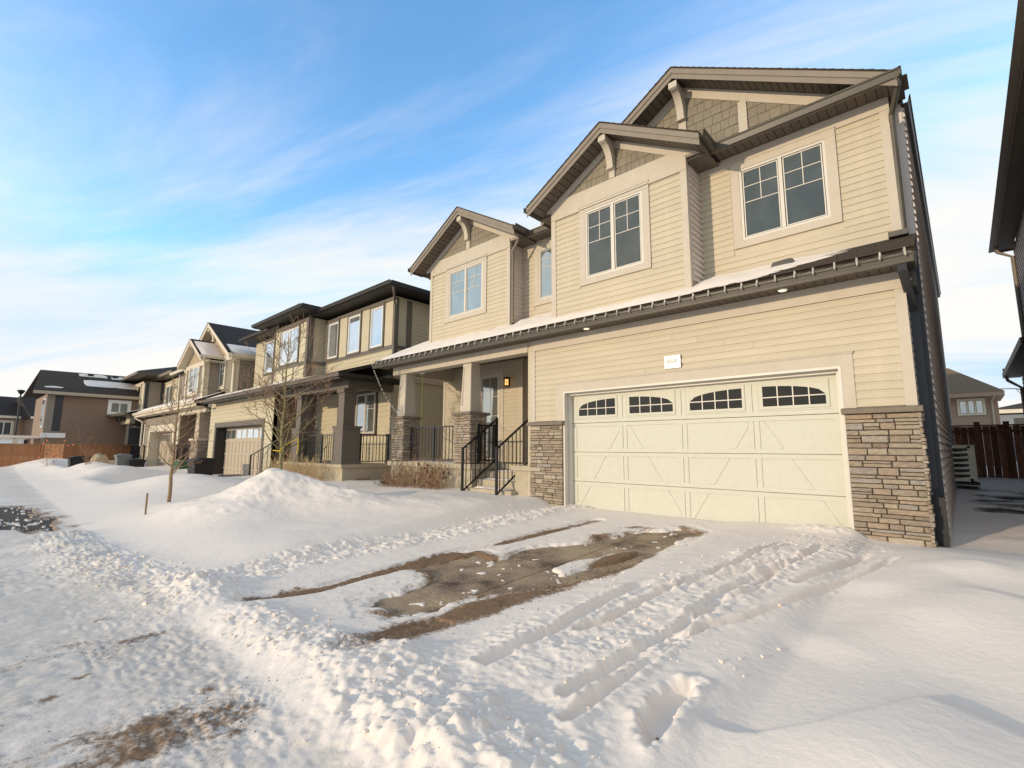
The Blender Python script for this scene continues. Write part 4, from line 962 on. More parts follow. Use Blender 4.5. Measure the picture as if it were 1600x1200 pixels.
    # side yard between the houses
    sy = sstep(.2, 1.2, y)*sstep(-.6, -.4, x); h += sy*(.05+.08*n0+.03*n1)+sy*G(.8, 3.2, 1.1, 2.0, .05)
    sl = sstep(3.0, 4.2, y-.8*(x < 0))*sstep(9.5, 7.5, y)*sstep(-.35, .25, x)
    soil = np.maximum(soil, sl*(.44+1.25*fbm(x*.8, y*2.0, .45, 5, 71)))
    soil = np.maximum(soil, sstep(.25, .0, np.abs(y-1.0-.9*x))*sy*.28*(x > -.1)); dirt = np.maximum(dirt, .32*sstep(.5, .1, np.abs(y-1.5))*(x > .1)*(.5+n0)*sy)
    h -= sy*soil*.03
    m = near; X = x[m]; Y = y[m]; H = h[m]-B[m]; N1 = n1[m]; N2 = n2[m]; NF = nf[m]; DR = dr[m]; D_ = dirt[m]; P_ = pack[m]
    wob = .05*fbm(X, Y, .35, 3, 81)+.03*fbm(X, Y, .08, 3, 82)
    e = np.minimum(sdpoly(X, Y, EXPO), 5)+.30*fbm(X*1.3, Y*.8, .5, 3, 141)+.16*fbm(X, Y, .12, 4, 142)
    i2 = sdpoly(X, Y, ISL2)+.2*fbm(X, Y, .25, 4, 143)
    thin = .035+.03*N1
    H = H+DR*np.where(e < .25, thin, .045+.02*N1)
    H = H+DR*sstep(-4.6, -3.2, X)*sstep(-3.1, -2.6, X)*(.05)*sstep(0, .3, e)*sstep(-6.4, -5.6, Y)
    ex = sstep(.10, -.06, e)
    # tyre lines
    dl, s_l, g_l = pdist(X, Y, TRKL); d2, s_2, g_2 = pdist(X, Y, TRKR)
    trk = np.minimum(np.abs(dl-.0), 9)+wob*.8
    bare = sstep(.13, .05, dl+wob*1.5)*sstep(.0, .12, fbm(X*.5, Y, .9, 3, 91)+.07)*sstep(-2.0, -3.0, -np.abs(Y+3)+(-1.0))*0
    dirtL = sstep(.22, .02, dl+wob*2.6)*sstep(-.22, -.02, fbm(X*.4, Y, .7, 3, 144))*(.46+1.0*(fbm(X*.3, Y, .8, 3, 92)+.12)); dirtR = sstep(.34, .05, np.abs(d2-.02)+wob*2.2)*(.60+.9*fbm(X*.4, Y, .7, 3, 93))
    D_ = np.maximum(D_, np.maximum(dirtL, dirtR)*DR)
    D_ = np.maximum(D_, .72*sstep(.34, .0, np.abs(e-.03))*DR*sstep(-.25, .25, fbm(X, Y, .5, 3, 95)+.05)*(e > -.05))
    D_ = np.maximum(D_, .30*sstep(.5, .0, np.hypot((X+4.6)*.8, (Y+6.0)*1.4))*DR*(.7+fbm(X, Y, .3, 3, 96)))
    treadL = (np.abs(((s_l*1.0+np.abs(g_l)*.9)/.052) % 1-.5)*2-.5)*sstep(.13, .09, dl)
    treadR = (np.abs(((s_2*1.0+np.abs(g_2)*.9)/.052) % 1-.5)*2-.5)*sstep(.13, .09, d2)*(Y < -5.6)
    H = H-sstep(.17, .12, dl)*.028*DR+(treadL*.010+treadR*.009)*(1+2.5*fbm(X, Y, .3, 2, 121))-sstep(.15, .1, d2)*.02*(Y < -5.5)
    H = H*(1-ex*(1-sstep(.06, -.04, i2)))-ex*(1-sstep(.06, -.04, i2))*.03
    H = H+ex*(1-sstep(.06, -.04, i2))*np.where(fbm(X, Y, .11, 3, 97) > .26, .034, 0)
    H = H+DR*(.010*N2+.004*NF)
    # rough, trampled ground to the right with sled ruts
    BL = bil(X, Y, .10, 131)
    rg_ = sstep(.12, -.10, sdpoly(X, Y, ROUGH)+wob*3)
    H = H+rg_*(.006+.016*N1+.012*N2+.012*NF+.017*BL*(.5+1.5*sstep(-.1, .15, fbm(X, Y, .45, 2, 98)))+.05*lumps(X, Y, .045, 9, .25))
    for k, P in enumerate(RUTS):
        d, s_, g_ = pdist(X, Y, P); wd = .035+.014*(k % 3); ed = sstep(0, .3, s_)
        H = H-.046*sstep(wd+.022, wd*.5, d+.12*wob)*ed+.014*np.exp(-((d-wd-.04)/.028)**2)*ed*(.5+1.5*BL)
    # windrows
    for P, wd, a in ((WIND, .42, .10), (WIND2, .32, .07), (WIND3, .42, .115)):
        d, s_, g_ = pdist(X, Y, P); k = np.exp(-((d+wob)/wd)**2)
        H = H+k*a*(.55+.9*(fbm(X, Y, .5, 2, 99)+.3))+sstep(.25, .7, k)*(.034*(BL-.3)+.05*lumps(X, Y, .06, 19, .2)+.05*lumps(X, Y, .035, 23, .3)+.03*N2+.035*N1+.022*NF)
    d, s_, g_ = pdist(X, Y, BAND); k = np.exp(-((d+wob*1.5)/.36)**4)
    H = H+k*(.035+.05*N1)+sstep(.2, .7, k)*(.046*(BL-.3)+.08*lumps(X, Y, .05, 39, .2)+.03*N2+.02*NF)
    # snow thrown up near the door corner
    k = np.exp(-((X+1.55)/.45)**2-((Y+.05)/.22)**2); H = H+k*(.06+.5*lumps(X, Y, .10, 45, .8))
    # boot hole
    pdn = sdpoly(X, Y, PRINT)+wob*.7; H = H-.10*sstep(.02, -.10, pdn)+.012*np.exp(-((pdn-.04)/.04)**2)+.06*(BL-.2)*sstep(.08, .0, np.abs(pdn-.0))
    # loose clods on the smooth snow
    lo_ = sstep(-2.6, -1.2, X)*(Y > -6.3)*(Y < -.4); H = H+lo_*0
    H = H+(1-DR)*(.0025*NF+.004*N2)*sstep(-6.9, -6.6, Y)
    # street surface: scrape streaks, tyre chatter, grit
    S_ = sstep(-6.8, -7.1, Y)
    H = H+S_*(.008*fbm(X*.45, Y*1.8, .12, 4, 101)+.012*fbm(X, Y, .5, 3, 102)+.008*NF+.011*(bil(X*.7, Y*1.2, .07, 151)-.3)*(.5+1.6*sstep(-.15, .2, fbm(X, Y, .8, 3, 152))))
    dA, sA, gA = pdist(X, Y, STRA); dB, sB, gB = pdist(X, Y, STRB)
    ch = (np.abs(((sA+np.abs(gA)*.8)/.055) % 1-.5)*2-.5)*sstep(.22, .15, dA)*.007+(np.abs(((sB+np.abs(gB)*.8)/.06) % 1-.5)*2-.5)*sstep(.25, .18, np.abs(dB-.1))*.006
    cht = sstep(.9, .2, np.abs(Y+7.0))*sstep(-6.6, -5.8, X)
    H = H+S_*ch*(.5+cht)*np.clip(.6+4*fbm(X, Y, .35, 3, 122), 0, 1.5)+S_*(.5+cht)*.016*np.maximum(0, fbm(X*.8, Y*1.3, .14, 4, 103)+.05)
    D_ = np.maximum(D_, S_*sstep(.34, .0, dA+wob*2.5)*(.31+1.0*fbm(X*1.6, Y*.7, .30, 5, 104)))
    D_ = np.maximum(D_, S_*sstep(.62, .0, np.abs(dB-.04)+wob*2.5)*(.39+1.05*fbm(X*1.6, Y*.7, .28, 5, 105)))
    for bx, by, br_ in ((-4.36, -7.93, .10), (-3.62, -7.55, .12), (-3.75, -7.2, .08), (-3.1, -7.25, .07), (-4.6, -7.75, .06), (-5.9, -7.5, .08)):
        D_ = np.maximum(D_, .50*sstep(br_*1.8, .0, np.hypot((X-bx)*1.5, Y-by)+wob*2))
    D_ = np.maximum(D_, S_*(.13+.60*np.maximum(0, fbm(X*.8, Y*.8, .5, 5, 106)+.0)))
    h[m] = B[m]+H; dirt[m] = D_; pack[m] = P_
    # bare asphalt patch far down the street
    m = (x < -10) & (x > -28) & (y < -6.5) & (y > -10); d = sdpoly(x[m], y[m], PATCH)+.8*fbm(x[m], y[m]*2.5, .6, 4, 111)+.1
    h[m] = h[m]-.06*sstep(.06, -.06, d)*(fbm(x[m], y[m]*2, .18, 3, 112) < .17); dirt[m] = np.maximum(dirt[m], .5*sstep(.5, .0, np.abs(d)))
    # beyond the surveyed part
    h = np.where(y < -13, -.33+.03*n0, h)
    return h, dirt, pack, soil
def axis(parts):
    v = []
    for a, b, s in parts: v += list(np.arange(a, b-1e-6, s))
    v.append(parts[-1][1]); return np.array(v)
def grow(a, b, s0, g):
    v = [a]; s = s0
    while (v[-1] < b) if b > a else (v[-1] > b): v.append(v[-1]+(s if b > a else -s)); s *= g
    return v[1:]
xs = np.array(sorted(set(grow(-9.0, -160, .035, 1.022)))+list(axis([(-9, -6.6, .03), (-6.6, -4.6, .02), (-4.6, .1, .014), (.1, 1.6, .03)]))+grow(1.6, 90, .05, 1.09))
ys = np.array(sorted(set(grow(-9.0, -120, .05, 1.12)))+list(axis([(-9.0, -7.7, .03), (-7.7, -4.2, .014), (-4.2, -1.2, .022), (-1.2, .8, .035)]))+grow(.8, 160, .045, 1.05))
X, Y = np.meshgrid(xs, ys); hx, dm, pm, sm_ = ground(X.ravel(), Y.ravel())
nx, ny = len(xs), len(ys)
co = np.empty((nx*ny, 3), np.float32); co[:, 0] = X.ravel(); co[:, 1] = Y.ravel(); co[:, 2] = hx
idx = np.arange(nx*ny).reshape(ny, nx); q = np.stack([idx[:-1, :-1], idx[:-1, 1:], idx[1:, 1:], idx[1:, :-1]], -1).reshape(-1, 4).astype(np.int32)
me = bpy.data.meshes.new('snowy_ground'); me.vertices.add(nx*ny); me.vertices.foreach_set('co', co.ravel())
me.loops.add(q.size); me.loops.foreach_set('vertex_index', q.ravel()); me.polygons.add(len(q))
me.polygons.foreach_set('loop_start', np.arange(0, q.size, 4, dtype=np.int32)); me.polygons.foreach_set('loop_total', np.full(len(q), 4, np.int32)); me.polygons.foreach_set('use_smooth', np.ones(len(q), bool))
for n_, a in (('dirt', dm), ('pack', pm), ('soil', sm_)): me.attributes.new(n_, 'FLOAT', 'POINT').data.foreach_set('value', a.astype(np.float32))
me.materials.append(M['snow']); me.update(); me.validate()
gr = bpy.data.objects.new('snowy_ground', me); COL.objects.link(gr); gr['kind'] = 'structure'; gr['label'] = 'snow-covered ground with drifts, ruts and tyre tracks'
print('ground verts', nx*ny)
def gz(x, y):
    return float(ground(np.array([float(x)]), np.array([float(y)]))[0][0])
# driveway slabs under the snow
dwy = bpy.data.objects.new('driveway', None); COL.objects.link(dwy); dwy['kind'] = 'structure'; dwy['label'] = 'concrete driveway partly bare of snow'; WM[dwy.name] = Matrix.Identity(4)
XS = [-6.2, -3.78, -1.25]; YS = [-6.85, -5.2, -3.55, -1.85, -.02]
for i in range(2):
    for j in range(4):
        a, b, c, d = XS[i]+.006, XS[i+1]-.006, YS[j]+.006, YS[j+1]-.006
        z = lambda y: .05*y-.004
        mb = MB(); ch = .008
        mb.add([(a, c, z(c)-.1), (b, c, z(c)-.1), (b, d, z(d)-.1), (a, d, z(d)-.1), (a, c, z(c)-ch), (b, c, z(c)-ch), (b, d, z(d)-ch), (a, d, z(d)-ch), (a+ch, c+ch, z(c)), (b-ch, c+ch, z(c)), (b-ch, d-ch, z(d)), (a+ch, d-ch, z(d))],
               [(0,3,2,1)]+[(4*l+k, 4*l+(k+1) % 4, 4*l+4+(k+1) % 4, 4*l+4+k) for l in range(2) for k in range(4)]+[(8,9,10,11)])
        mb.obj('concrete_slab', M['slab'], dwy)
o = MB().add([(-160, -15.5, -.375), (60, -15.5, -.375), (60, -7.05, -.375), (-160, -7.05, -.375)], [(0,1,2,3)])
me = bpy.data.meshes.new('road'); me.from_pydata([(-160, -15.5, -.375), (60, -15.5, -.375), (60, -7.05, -.375), (-160, -7.05, -.375)], [], [(0,1,2,3)]); me.materials.append(M['road']); ro = link('road', me); ro['kind'] = 'structure'

# loose snow clods strewn along the windrows
def blob(rg, seg=6):
    V = []; Fc = []; n = 6
    for i in range(5):
        t = math.pi*i/4
        for k in range(n):
            a = 6.2832*k/n; r_ = 1+rg.uniform(-.42, .34); V.append((math.sin(t)*math.cos(a)*r_, math.sin(t)*math.sin(a)*r_*.8, math.cos(t)*r_*.6))
    for i in range(4):
        for k in range(n): Fc.append((i*n+k, (i+1)*n+k, (i+1)*n+(k+1) % n, i*n+(k+1) % n))
    return V, Fc
rg = random.Random(12); bl = [blob(rg) for _ in range(8)]; cl = MB(); pts = []
def scatter(P, wd, n, s0, s1):
    L = [math.hypot(c-a, d-b) for (a, b), (c, d) in zip(P, P[1:])]; T_ = sum(L)
    for _ in range(n):
        t = rg.random()*T_; k = 0
        while t > L[k] and k < len(L)-1: t -= L[k]; k += 1
        (a, b), (c, d) = P[k], P[k+1]; u = min(1, t/L[k]); o_ = rg.gauss(0, wd)
        nx_, ny_ = -(d-b)/L[k], (c-a)/L[k]; pts.append((a+(c-a)*u+nx_*o_, b+(d-b)*u+ny_*o_, s0*(s1/s0)**(rg.random()**1.7)))
scatter(WIND3[:5], .22, 220, .004, .018); scatter(WIND2, .2, 80, .006, .026); scatter([(-9, -7.1)]+WIND[2:], .25, 200, .007, .034); scatter(BAND, .25, 300, .006, .026)
scatter([(-2.4, -4.6), (-2.2, -3.0), (-1.8, -1.6), (-1.2, -.4)], .28, 150, .005, .020); scatter([(-1.9, -6.0), (-2.0, -4.5)], .3, 90, .005, .022); scatter([(-.8, -3), (-1.2, -5)], .3, 7, .010, .028)
hp = ground(np.array([p[0] for p in pts]), np.array([p[1] for p in pts]))[0]
for (x, y, s), z in zip(pts, hp):
    V, Fc = bl[rg.randrange(8)]; a = rg.random()*6.28; c, q_ = math.cos(a)*s, math.sin(a)*s
    cl.add([(x+v[0]*c-v[1]*q_, y+v[0]*q_+v[1]*c, z+s*.35+v[2]*s) for v in V], Fc)
o = cl.obj('snow_clods', M['roofsnow'], None); tag(o, 'loose lumps of snow along the driveway edges and kerb ridge', 'snow lumps', kind='stuff')
# mud and straw crumbs on the bare driveway edges
mc = MB(); pts = []
scatter(TRKR, .13, 900, .004, .016); scatter(TRKL, .07, 500, .004, .014); scatter([(-3.4, -5.2), (-3.2, -1)], .12, 400, .004, .018); scatter([(-4.5, -5.4), (-4.5, -3)], .2, 120, .004, .014); scatter(STRB[1:], .18, 260, .003, .010); scatter(STRA[1:], .12, 120, .003, .010)
hp = ground(np.array([p[0] for p in pts]), np.array([p[1] for p in pts]))[0]
for (x, y, s), z in zip(pts, hp):
    z = max(z, .05*y-.004 if y > -6.8 else -9); V, Fc = bl[rg.randrange(8)]; a = rg.random()*6.28; c, q_ = math.cos(a)*s, math.sin(a)*s*rg.uniform(.4, 1)
    mc.add([(x+v[0]*c-v[1]*q_, y+v[0]*q_+v[1]*c, z+v[2]*s*.5) for v in V], Fc)
M['crumb'] = mat('mud_crumb', (.12, .07, .035), .95, .5, 30, col2=(.32, .2, .11))
o = mc.obj('mud_crumbs', M['crumb'], None); tag(o, 'brown crumbs of mud and straw along the bare driveway edges', 'mud', kind='stuff')

# ================================================================== HOUSE 2 (khaki panels, dark hip roof)
h2 = thing('khaki_house', 'khaki panelled house with dark hip roof and slim tall windows next to the beige house', 'house', (-21, 3, -.3), 'houses along the street')
S, P_, TR = M['h2side'], M['h2panel'], M['h2trim']
g0, g1 = -28.4, -22.15
fw = wall_slab(h2, -29.5, -21.05, -.6, 3.56, -.3, .15, [(g0, g1, -.8, 2.25)], S)
siding(fw, -29.5, -21.05, -.5, 3.4, -.3, [(g0-.25, g1+.25, -1, 2.5)], joined=S, e=.19)
MB().box(g0-.22, g1+.22, -.34, -.3, 2.25, 2.48).box(g0-.22, g0, -.34, -.3, -.5, 2.25).box(g1, g1+.22, -.34, -.3, -.5, 2.25).obj('garage_trim', TR, h2)
MB().box(g0, g0+.04, -.3, .25, -.6, 2.25).box(g1-.04, g1, -.3, .25, -.6, 2.25).box(g0, g1, -.25, .25, 2.22, 2.3).obj('garage_jamb', M['h2dark'], h2)
d2 = MB().box(g0+.05, g1-.05, .18, .22, -.5, 2.22).obj('garage_door', M['h2door'], h2)
for i in range(4): MB().box(g0+.06, g1-.06, .155, .18, -.48+i*.675, -.48+(i+1)*.675-.02).obj('door_section', M['h2door'], d2)
for i in range(4):
    a = g0+.1+i*(g1-g0-.2)/4
    MB().box(a+.12, a+1.4, .142, .155, 1.68, 2.10).obj('window_pane', M['glass_blue'], d2)
    q = MB(); q.box(a+.75, a+.79, .13, .142, 1.68, 2.1); q.obj('muntin', M['h2door'], d2)
for i in range(13): MB().box(g0+.1+i*.49, g0+.18+i*.49, .138, .155, -.45, 1.5).obj('door_stile', M['h2door'], d2)
for z in (.15, .85, 1.5): MB().box(g0+.06, g1-.06, .125, .154, z, z+.09).obj('door_rail', M['h2door'], d2)
MB().box(-21.2, -21.05, -.3, 1.5, -.5, 3.6).obj('wall', M['brownside'], h2)
# porch
MB().box(-20.3, -15.05, -.36, 1.5, .58, .69).obj('porch_slab', M['concrete'], h2); MB().box(-20.15, -15.12, -.28, 1.5, -.7, .58).obj('porch_wall', M['concrete'], h2)
MB().box(-15.12, -15.10, .25, .75, -.12, .22).obj('vent_cover', M['bk_side'], h2)
pw = MB().box(-21.0, -15.05, 1.5, 1.62, .69, 3.6).obj('wall', S, h2); siding(pw, -21.0, -15.1, .69, 3.55, 1.5, [(-18.95, -18.0, 0, 3.1), (-17.65, -15.95, 1.6, 3.4)], joined=S, e=.19)
window(h2, -17.5, -16.1, 1.78, 3.32, 1.5, M['glass_far'], tw=.08, trim=TR, grid='bars'); window(h2, -18.9, -18.05, .72, 2.95, 1.5, M['glass_dark'], tw=.08, trim=TR, sashes=1, grid=None).name = 'front_door'
MB().box(-20.5, -15.0, -.28, -.02, 3.24, 3.50).obj('porch_beam', TR, h2); MB().box(-15.3, -15.02, -.02, 1.5, 3.24, 3.50).obj('porch_beam', TR, h2)
for xc in (-15.42, -18.72):
    mb = MB().box(xc-.20, xc+.20, -.28, .12, 1.96, 3.24); mb.box(xc-.25, xc+.25, -.33, .17, 3.10, 3.24); c = mb.obj('porch_column', TR, h2)
    mb = MB().box(xc-.33, xc+.33, -.34, .30, .69, 1.90); mb.box(xc-.37, xc+.37, -.38, .34, 1.90, 1.97); mb.box(xc-.36, xc+.36, -.37, .33, .69, .80)
    for a, b in ((xc-.33, xc-.26), (xc+.26, xc+.33)): mb.box(a, b, -.355, -.34, .8, 1.9)
    mb.box(xc-.26, xc+.26, -.355, -.34, 1.75, 1.9)
    mb.obj('pedestal', TR, c)
baluster_rail(h2, (-18.35, -.1), (-17.05, -.1), .69, 1.0, 8, M['charcoal']); baluster_rail(h2, (-17.05, -.1), (-15.8, -.1), .69, 1.0, 8, M['charcoal'], post0=False)
baluster_rail(h2, (-15.15, .36), (-15.15, 1.46), .69, 1.0, 8, M['black'])
baluster_rail(h2, (-22.0, -.75), (-20.2, -.1), -.15, 1.05, 7, M['black'], rise=.84)
for i in range(4): MB().box(-21.9+i*.42, -20.3, -.7, .9, -.6, -.2+i*.21).obj('step', M['concrete'], h2)
SK2 = lambda x, y: 3.68+.33*(y+.9)
rf = MB().ext([(-.92, 3.68), (2.4, 4.76), (2.4, 4.66), (-.88, 3.58)], 0, -29.0, -14.45).obj('roof', M['black_roof'], h2, label='long dark lower roof over garage and porch')
MB().box(-28.95, -14.5, -.88, -.85, 3.45, 3.66).box(-14.52, -14.49, -.85, 1.6, 3.45, 3.66).obj('fascia', M['h2dark'], rf); MB().box(-28.9, -14.52, -.85, 1.5, 3.50, 3.52).obj('soffit', M['h2dark'], rf)
gutter(rf, -29.05, -14.38, -.99, 3.52, M['h2trim']); gutter(rf, -.95, 1.7, -14.38, 3.52, M['h2dark'], along='y')
snow_sheet(rf, -28.9, -19.0, -.88, .7, SK2, .06, 60, 5, seed=12)
MB().tube([(-28.9, -.9, 3.5), (-28.9, -.8, 3.35), (-29.3, -.4, 3.28)], .05, 6).obj('downspout', M['h2dark'], h2)
def panels(par, x0, x1, z0, z1, y, n, mt, tm):
    """flat panels parted by battens"""
    w_ = (x1-x0)/n
    for i in range(n): MB().box(x0+i*w_+.04, x0+(i+1)*w_-.04, y-.02, y, z0, z1).obj('panel', mt, par)
    mb = MB()
    for i in range(n+1): mb.box(x0+i*w_-.04, x0+i*w_+.04, y-.035, y, z0, z1)
    mb.obj('batten', tm, par, kind='stuff')
# right block
ub = MB().box(-20.55, -15.05, 1.5, 12, 3.9, 6.86).obj('wall', S, h2)
siding(ub, -20.5, -15.15, 4.1, 4.9, 1.5, joined=S, e=.15)
MB().box(-20.5, -15.05, 1.455, 1.5, 4.88, 5.02).box(-20.5, -15.05, 1.455, 1.5, 6.72, 6.86).box(-15.15, -15.05, 1.455, 1.5, 4.1, 4.88).box(-15.05, -15.03, 1.5, 1.62, 4.1, 6.8).box(-15.05, -15.02, 1.97, 2.2, 4.1, 6.8).box(-15.05, -15.02, 1.62, 1.97, 4.88, 5.0).obj('corner_trim', TR, ub)
for a, b in ((-20.17, -19.31), (-18.43, -17.5), (-16.68, -15.82)): window(h2, a, b, 5.08, 6.64, 1.5, M['glass_blue'], tw=.09, trim=TR, frame=M['white'], sashes=1, grid=None)
for a, b in ((-20.45, -20.27), (-19.2, -18.54), (-17.4, -16.78), (-15.72, -15.2)): MB().box(a, b, 1.47, 1.5, 5.03, 6.71).obj('panel', P_, ub)
s_ = MB().box(-15.06, -15.04, 2.2, 12, 4.1, 6.8).obj('wall', S, h2); siding(s_, 2.25, 12, 3.7, 6.8, -15.04, joined=S, side=True, e=.15)
MB().box(-15.06, -15.045, 1.62, 1.97, 5.0, 6.75).obj('panel', P_, ub); MB().box(-15.2, -15.08, 1.5, 12, -.6, 4.0).obj('wall', S, h2)
hip_roof(h2, -21.2, -14.38, .85, 12.6, 7.16, .30, M['black_roof'], em=M['h2dark'])
gutter(h2, -20.0, -14.35, .74, 7.03, M['h2dark']); MB().tube([(-14.5, 1.0, 7.0), (-14.55, 1.05, 6.85), (-15.0, 1.42, 6.5), (-15.0, 1.43, 4.3)], .045, 6).obj('downspout', TR, h2)
mb = MB(); [mb.tube([(-16.3+i*.45, 5+i*.3, 7.9), (-16.3+i*.45, 5+i*.3, 8.25)], [.22, .2], 8) for i in range(1)]; mb.obj('roof_vent', M['black'], h2)
# bump
bp_ = MB().box(-24.3, -20.55, .75, 3, 3.9, 6.92).obj('wall', P_, h2)
MB().box(-24.3, -20.55, .70, .75, 4.84, 4.98).box(-24.3, -20.55, .70, .75, 6.78, 6.92).box(-20.75, -20.55, .695, .75, 4.0, 6.92).box(-24.3, -24.18, .70, .75, 4.0, 6.92).box(-20.55, -20.52, .75, .95, 4.0, 6.92).box(-20.55, -20.52, .95, 1.5, 4.84, 4.98).obj('corner_trim', TR, bp_)
panels(bp_, -24.15, -20.8, 4.0, 4.83, .75, 3, P_, TR)
window(h2, -23.39, -21.5, 5.06, 6.66, .75, M['glass_blue'], tw=.09, trim=TR, frame=M['white'], grid=None)
for a, b in ((-24.1, -23.52), (-21.38, -20.8)): MB().box(a, b, .72, .75, 5.0, 6.76).obj('panel', P_, bp_)
hip_roof(h2, -25.5, -19.9, .1, 6, 7.28, .30, M['black_roof'], em=M['h2dark'], t=.18); gutter(h2, -25.5, -19.9, .0, 7.13, M['h2dark'])
# left wing
lb = MB().box(-28.0, -24.3, 1.2, 10, 3.9, 6.9).obj('wall', S, h2); siding(lb, -28.0, -24.3, 4.1, 6.9, 1.2, [(-26.7, -25.2, 4.9, 6.85)], joined=S, e=.15)
window(h2, -26.5, -25.35, 5.05, 6.7, 1.2, M['glass_blue'], tw=.09, trim=TR, frame=M['white'], sashes=1, grid=None)
hip_roof(h2, -28.7, -23.5, .55, 9, 7.12, .30, M['black_roof'], em=M['h2dark'], t=.18); gutter(h2, -28.7, -24.6, .45, 6.97, M['h2dark'])

# ================================================================== HOUSE 3 (grey-brown with cream trim, twin gables)
h3 = thing('grey_gabled_house', 'grey-brown house with cream trim, twin gables and tan shingled peaks', 'house', (-36, 3, -.4), 'houses along the street')
S, TR = M['h3side'], M['cream']
g0, g1 = -43.3, -37.0
fw = wall_slab(h3, -45.3, -35.5, -.8, 3.3, -.3, .15, [(g0, g1, -1, 2.3)], S)
siding(fw, -45.2, -35.9, 1.3, 3.2, -.3, [(g0-.45, g1+.45, -1, 2.75)], joined=S, e=.19)
MB().box(g0-.4, g1+.4, -.36, -.3, 2.3, 2.72).box(g0-.4, g0, -.36, -.3, -.6, 2.3).box(g1, g1+.4, -.36, -.3, -.6, 2.3).box(-35.98, -35.5, -.37, -.3, 1.4, 3.2).box(-45.3, -45.0, -.37, -.3, 1.3, 3.2).obj('garage_trim', TR, h3)
MB().box(g0-.01, g0+.03, -.3, .35, -.7, 2.3).box(g1-.03, g1+.01, -.3, .35, -.7, 2.3).box(g0, g1, -.25, .35, 2.27, 2.32).obj('garage_jamb', TR, h3)
d3 = MB().box(g0+.05, g1-.05, .3, .34, -.7, 2.27).obj('garage_door', M['h3door'], h3)
for i in range(4): MB().box(g0+.06, g1-.06, .27, .3, -.6+i*.71, -.6+(i+1)*.71-.02).obj('door_section', M['h3door'], d3)
for i in range(9): MB().box(g0+.1+i*.74, g0+.2+i*.74, .25, .27, -.6, 1.5).obj('door_stile', M['h3door'], d3)
for i in range(4): MB().box(g0+.2+i*1.52, g0+1.45+i*1.52, .255, .27, 1.65, 2.1).obj('window_pane', M['glass_far'], d3)
for x0_, x1_ in ((-45.7, -44.6), (-36.9, -35.4)):
    c = MB().box(x0_, x1_, -.38, -.3, -.8, 1.28).obj('stone_pillar', M['mortar'], h3); stones(c, x0_, x1_, -.7, 1.28, Matrix.Translation((0, -.37, 0)), 71+int(x1_), joined=True, mw=.35, hmin=.07, hmax=.14)
    MB().box(x0_-.05, x1_+.05, -.46, -.3, 1.28, 1.38).obj('cap', M['capstone'], c)
MB().box(-35.6, -35.45, -.3, 3, -.6, 3.3).obj('wall', M['brownside'], h3); MB().box(-35.5, -29.5, 2.5, 2.7, -.6, 3.4).obj('wall', M['brownside'], h3); MB().box(-35.5, -29.6, -.3, 2.5, -.8, .45).obj('porch_wall', M['concrete'], h3)
MB().box(-34.2, -33.3, 2.44, 2.5, .45, 2.6).obj('front_door', M['cream'], h3)
MB().box(-36, -30.4, -.32, .0, 3.18, 3.45).box(-30.75, -30.4, .0, 2.5, 3.18, 3.45).obj('porch_beam', TR, h3)
xc = -32.0
c = MB().box(-32.75, -31.5, -.3, .75, .45, 1.60).obj('stone_pedestal', M['mortar'], h3)
stones(c, -32.8, -31.5, .45, 1.6, Matrix.Translation((0, -.3, 0)), 81, joined=True, mw=.3, hmin=.06, hmax=.13); stones(c, -.3, .75, .45, 1.6, Matrix.Translation((-31.5, 0, 0)) @ Matrix.Rotation(R(90), 4, 'Z'), 82, joined=True, mw=.3, hmin=.06, hmax=.13)
MB().box(-32.9, -31.35, -.42, .85, 1.6, 1.72).obj('cap', M['cream'], c)
p = MB(); ya, yb = -.28, .5
p.add([(-32.45, ya, 1.72), (-31.55, ya, 1.72), (-31.55, yb+.15, 1.72), (-32.45, yb+.15, 1.72), (-32.2, ya, 3.18), (-31.7, ya, 3.18), (-31.7, yb, 3.18), (-32.2, yb, 3.18)], [(0,3,2,1),(4,5,6,7),(0,1,5,4),(1,2,6,5),(2,3,7,6),(3,0,4,7)]); p.obj('tapered_post', M['h3door'], h3)
for i in range(7): MB().box(-35.3+i*.35, -35.25+i*.35, -.2, -.15, .45, 1.4).obj('baluster', M['black'], h3)
MB().box(-35.4, -32.9, -.2, -.15, 1.38, 1.44).obj('handrail', M['black'], h3)
rf = MB().ext([(-.9, 3.78), (1.6, 4.85), (1.6, 4.7), (-.9, 3.66)], 0, -46.4, -30.2).obj('roof', M['black_roof'], h3, label='lower roof over garage and porch'); gutter(rf, -46.5, -30.1, -1.0, 3.6, TR, h=.16, d=.14)
MB().box(-46.3, -30.2, -.86, -.3, 3.45, 3.62).obj('soffit', TR, rf); MB().box(-30.23, -30.2, -.88, 1.5, 3.4, 3.75).obj('fascia', TR, rf); snow_sheet(rf, -46.3, -30.3, -.88, .4, lambda x, y: 3.78+(y+.9)*.428, .10, 60, 5, seed=14)
MB().tube([(-46.3, -.9, 3.6), (-46.3, -.8, 3.4), (-45.6, -.45, 3.1), (-45.6, -.45, 1.3)], .06, 6).obj('downspout', TR, h3)
up3 = MB().box(-40.4, -28.95, .5, 11, 3.8, 6.35).obj('wall', S, h3); siding(up3, -40.3, -28.95, 4.0, 6.25, .5, [(-31.75, -30.2, 4.3, 6.3)], joined=S, e=.15)
siding(up3, .6, 11, 4.0, 6.2, -28.95, joined=S, side=True, e=.15)
MB().box(-29.2, -28.95, .44, .5, 4.0, 6.35).box(-28.95, -28.9, .44, .7, 4.0, 6.35).box(-31.3, -28.95, .43, .5, 6.1, 6.4).box(-28.95, -28.9, .7, 11, 6.05, 6.35).obj('corner_trim', TR, up3)
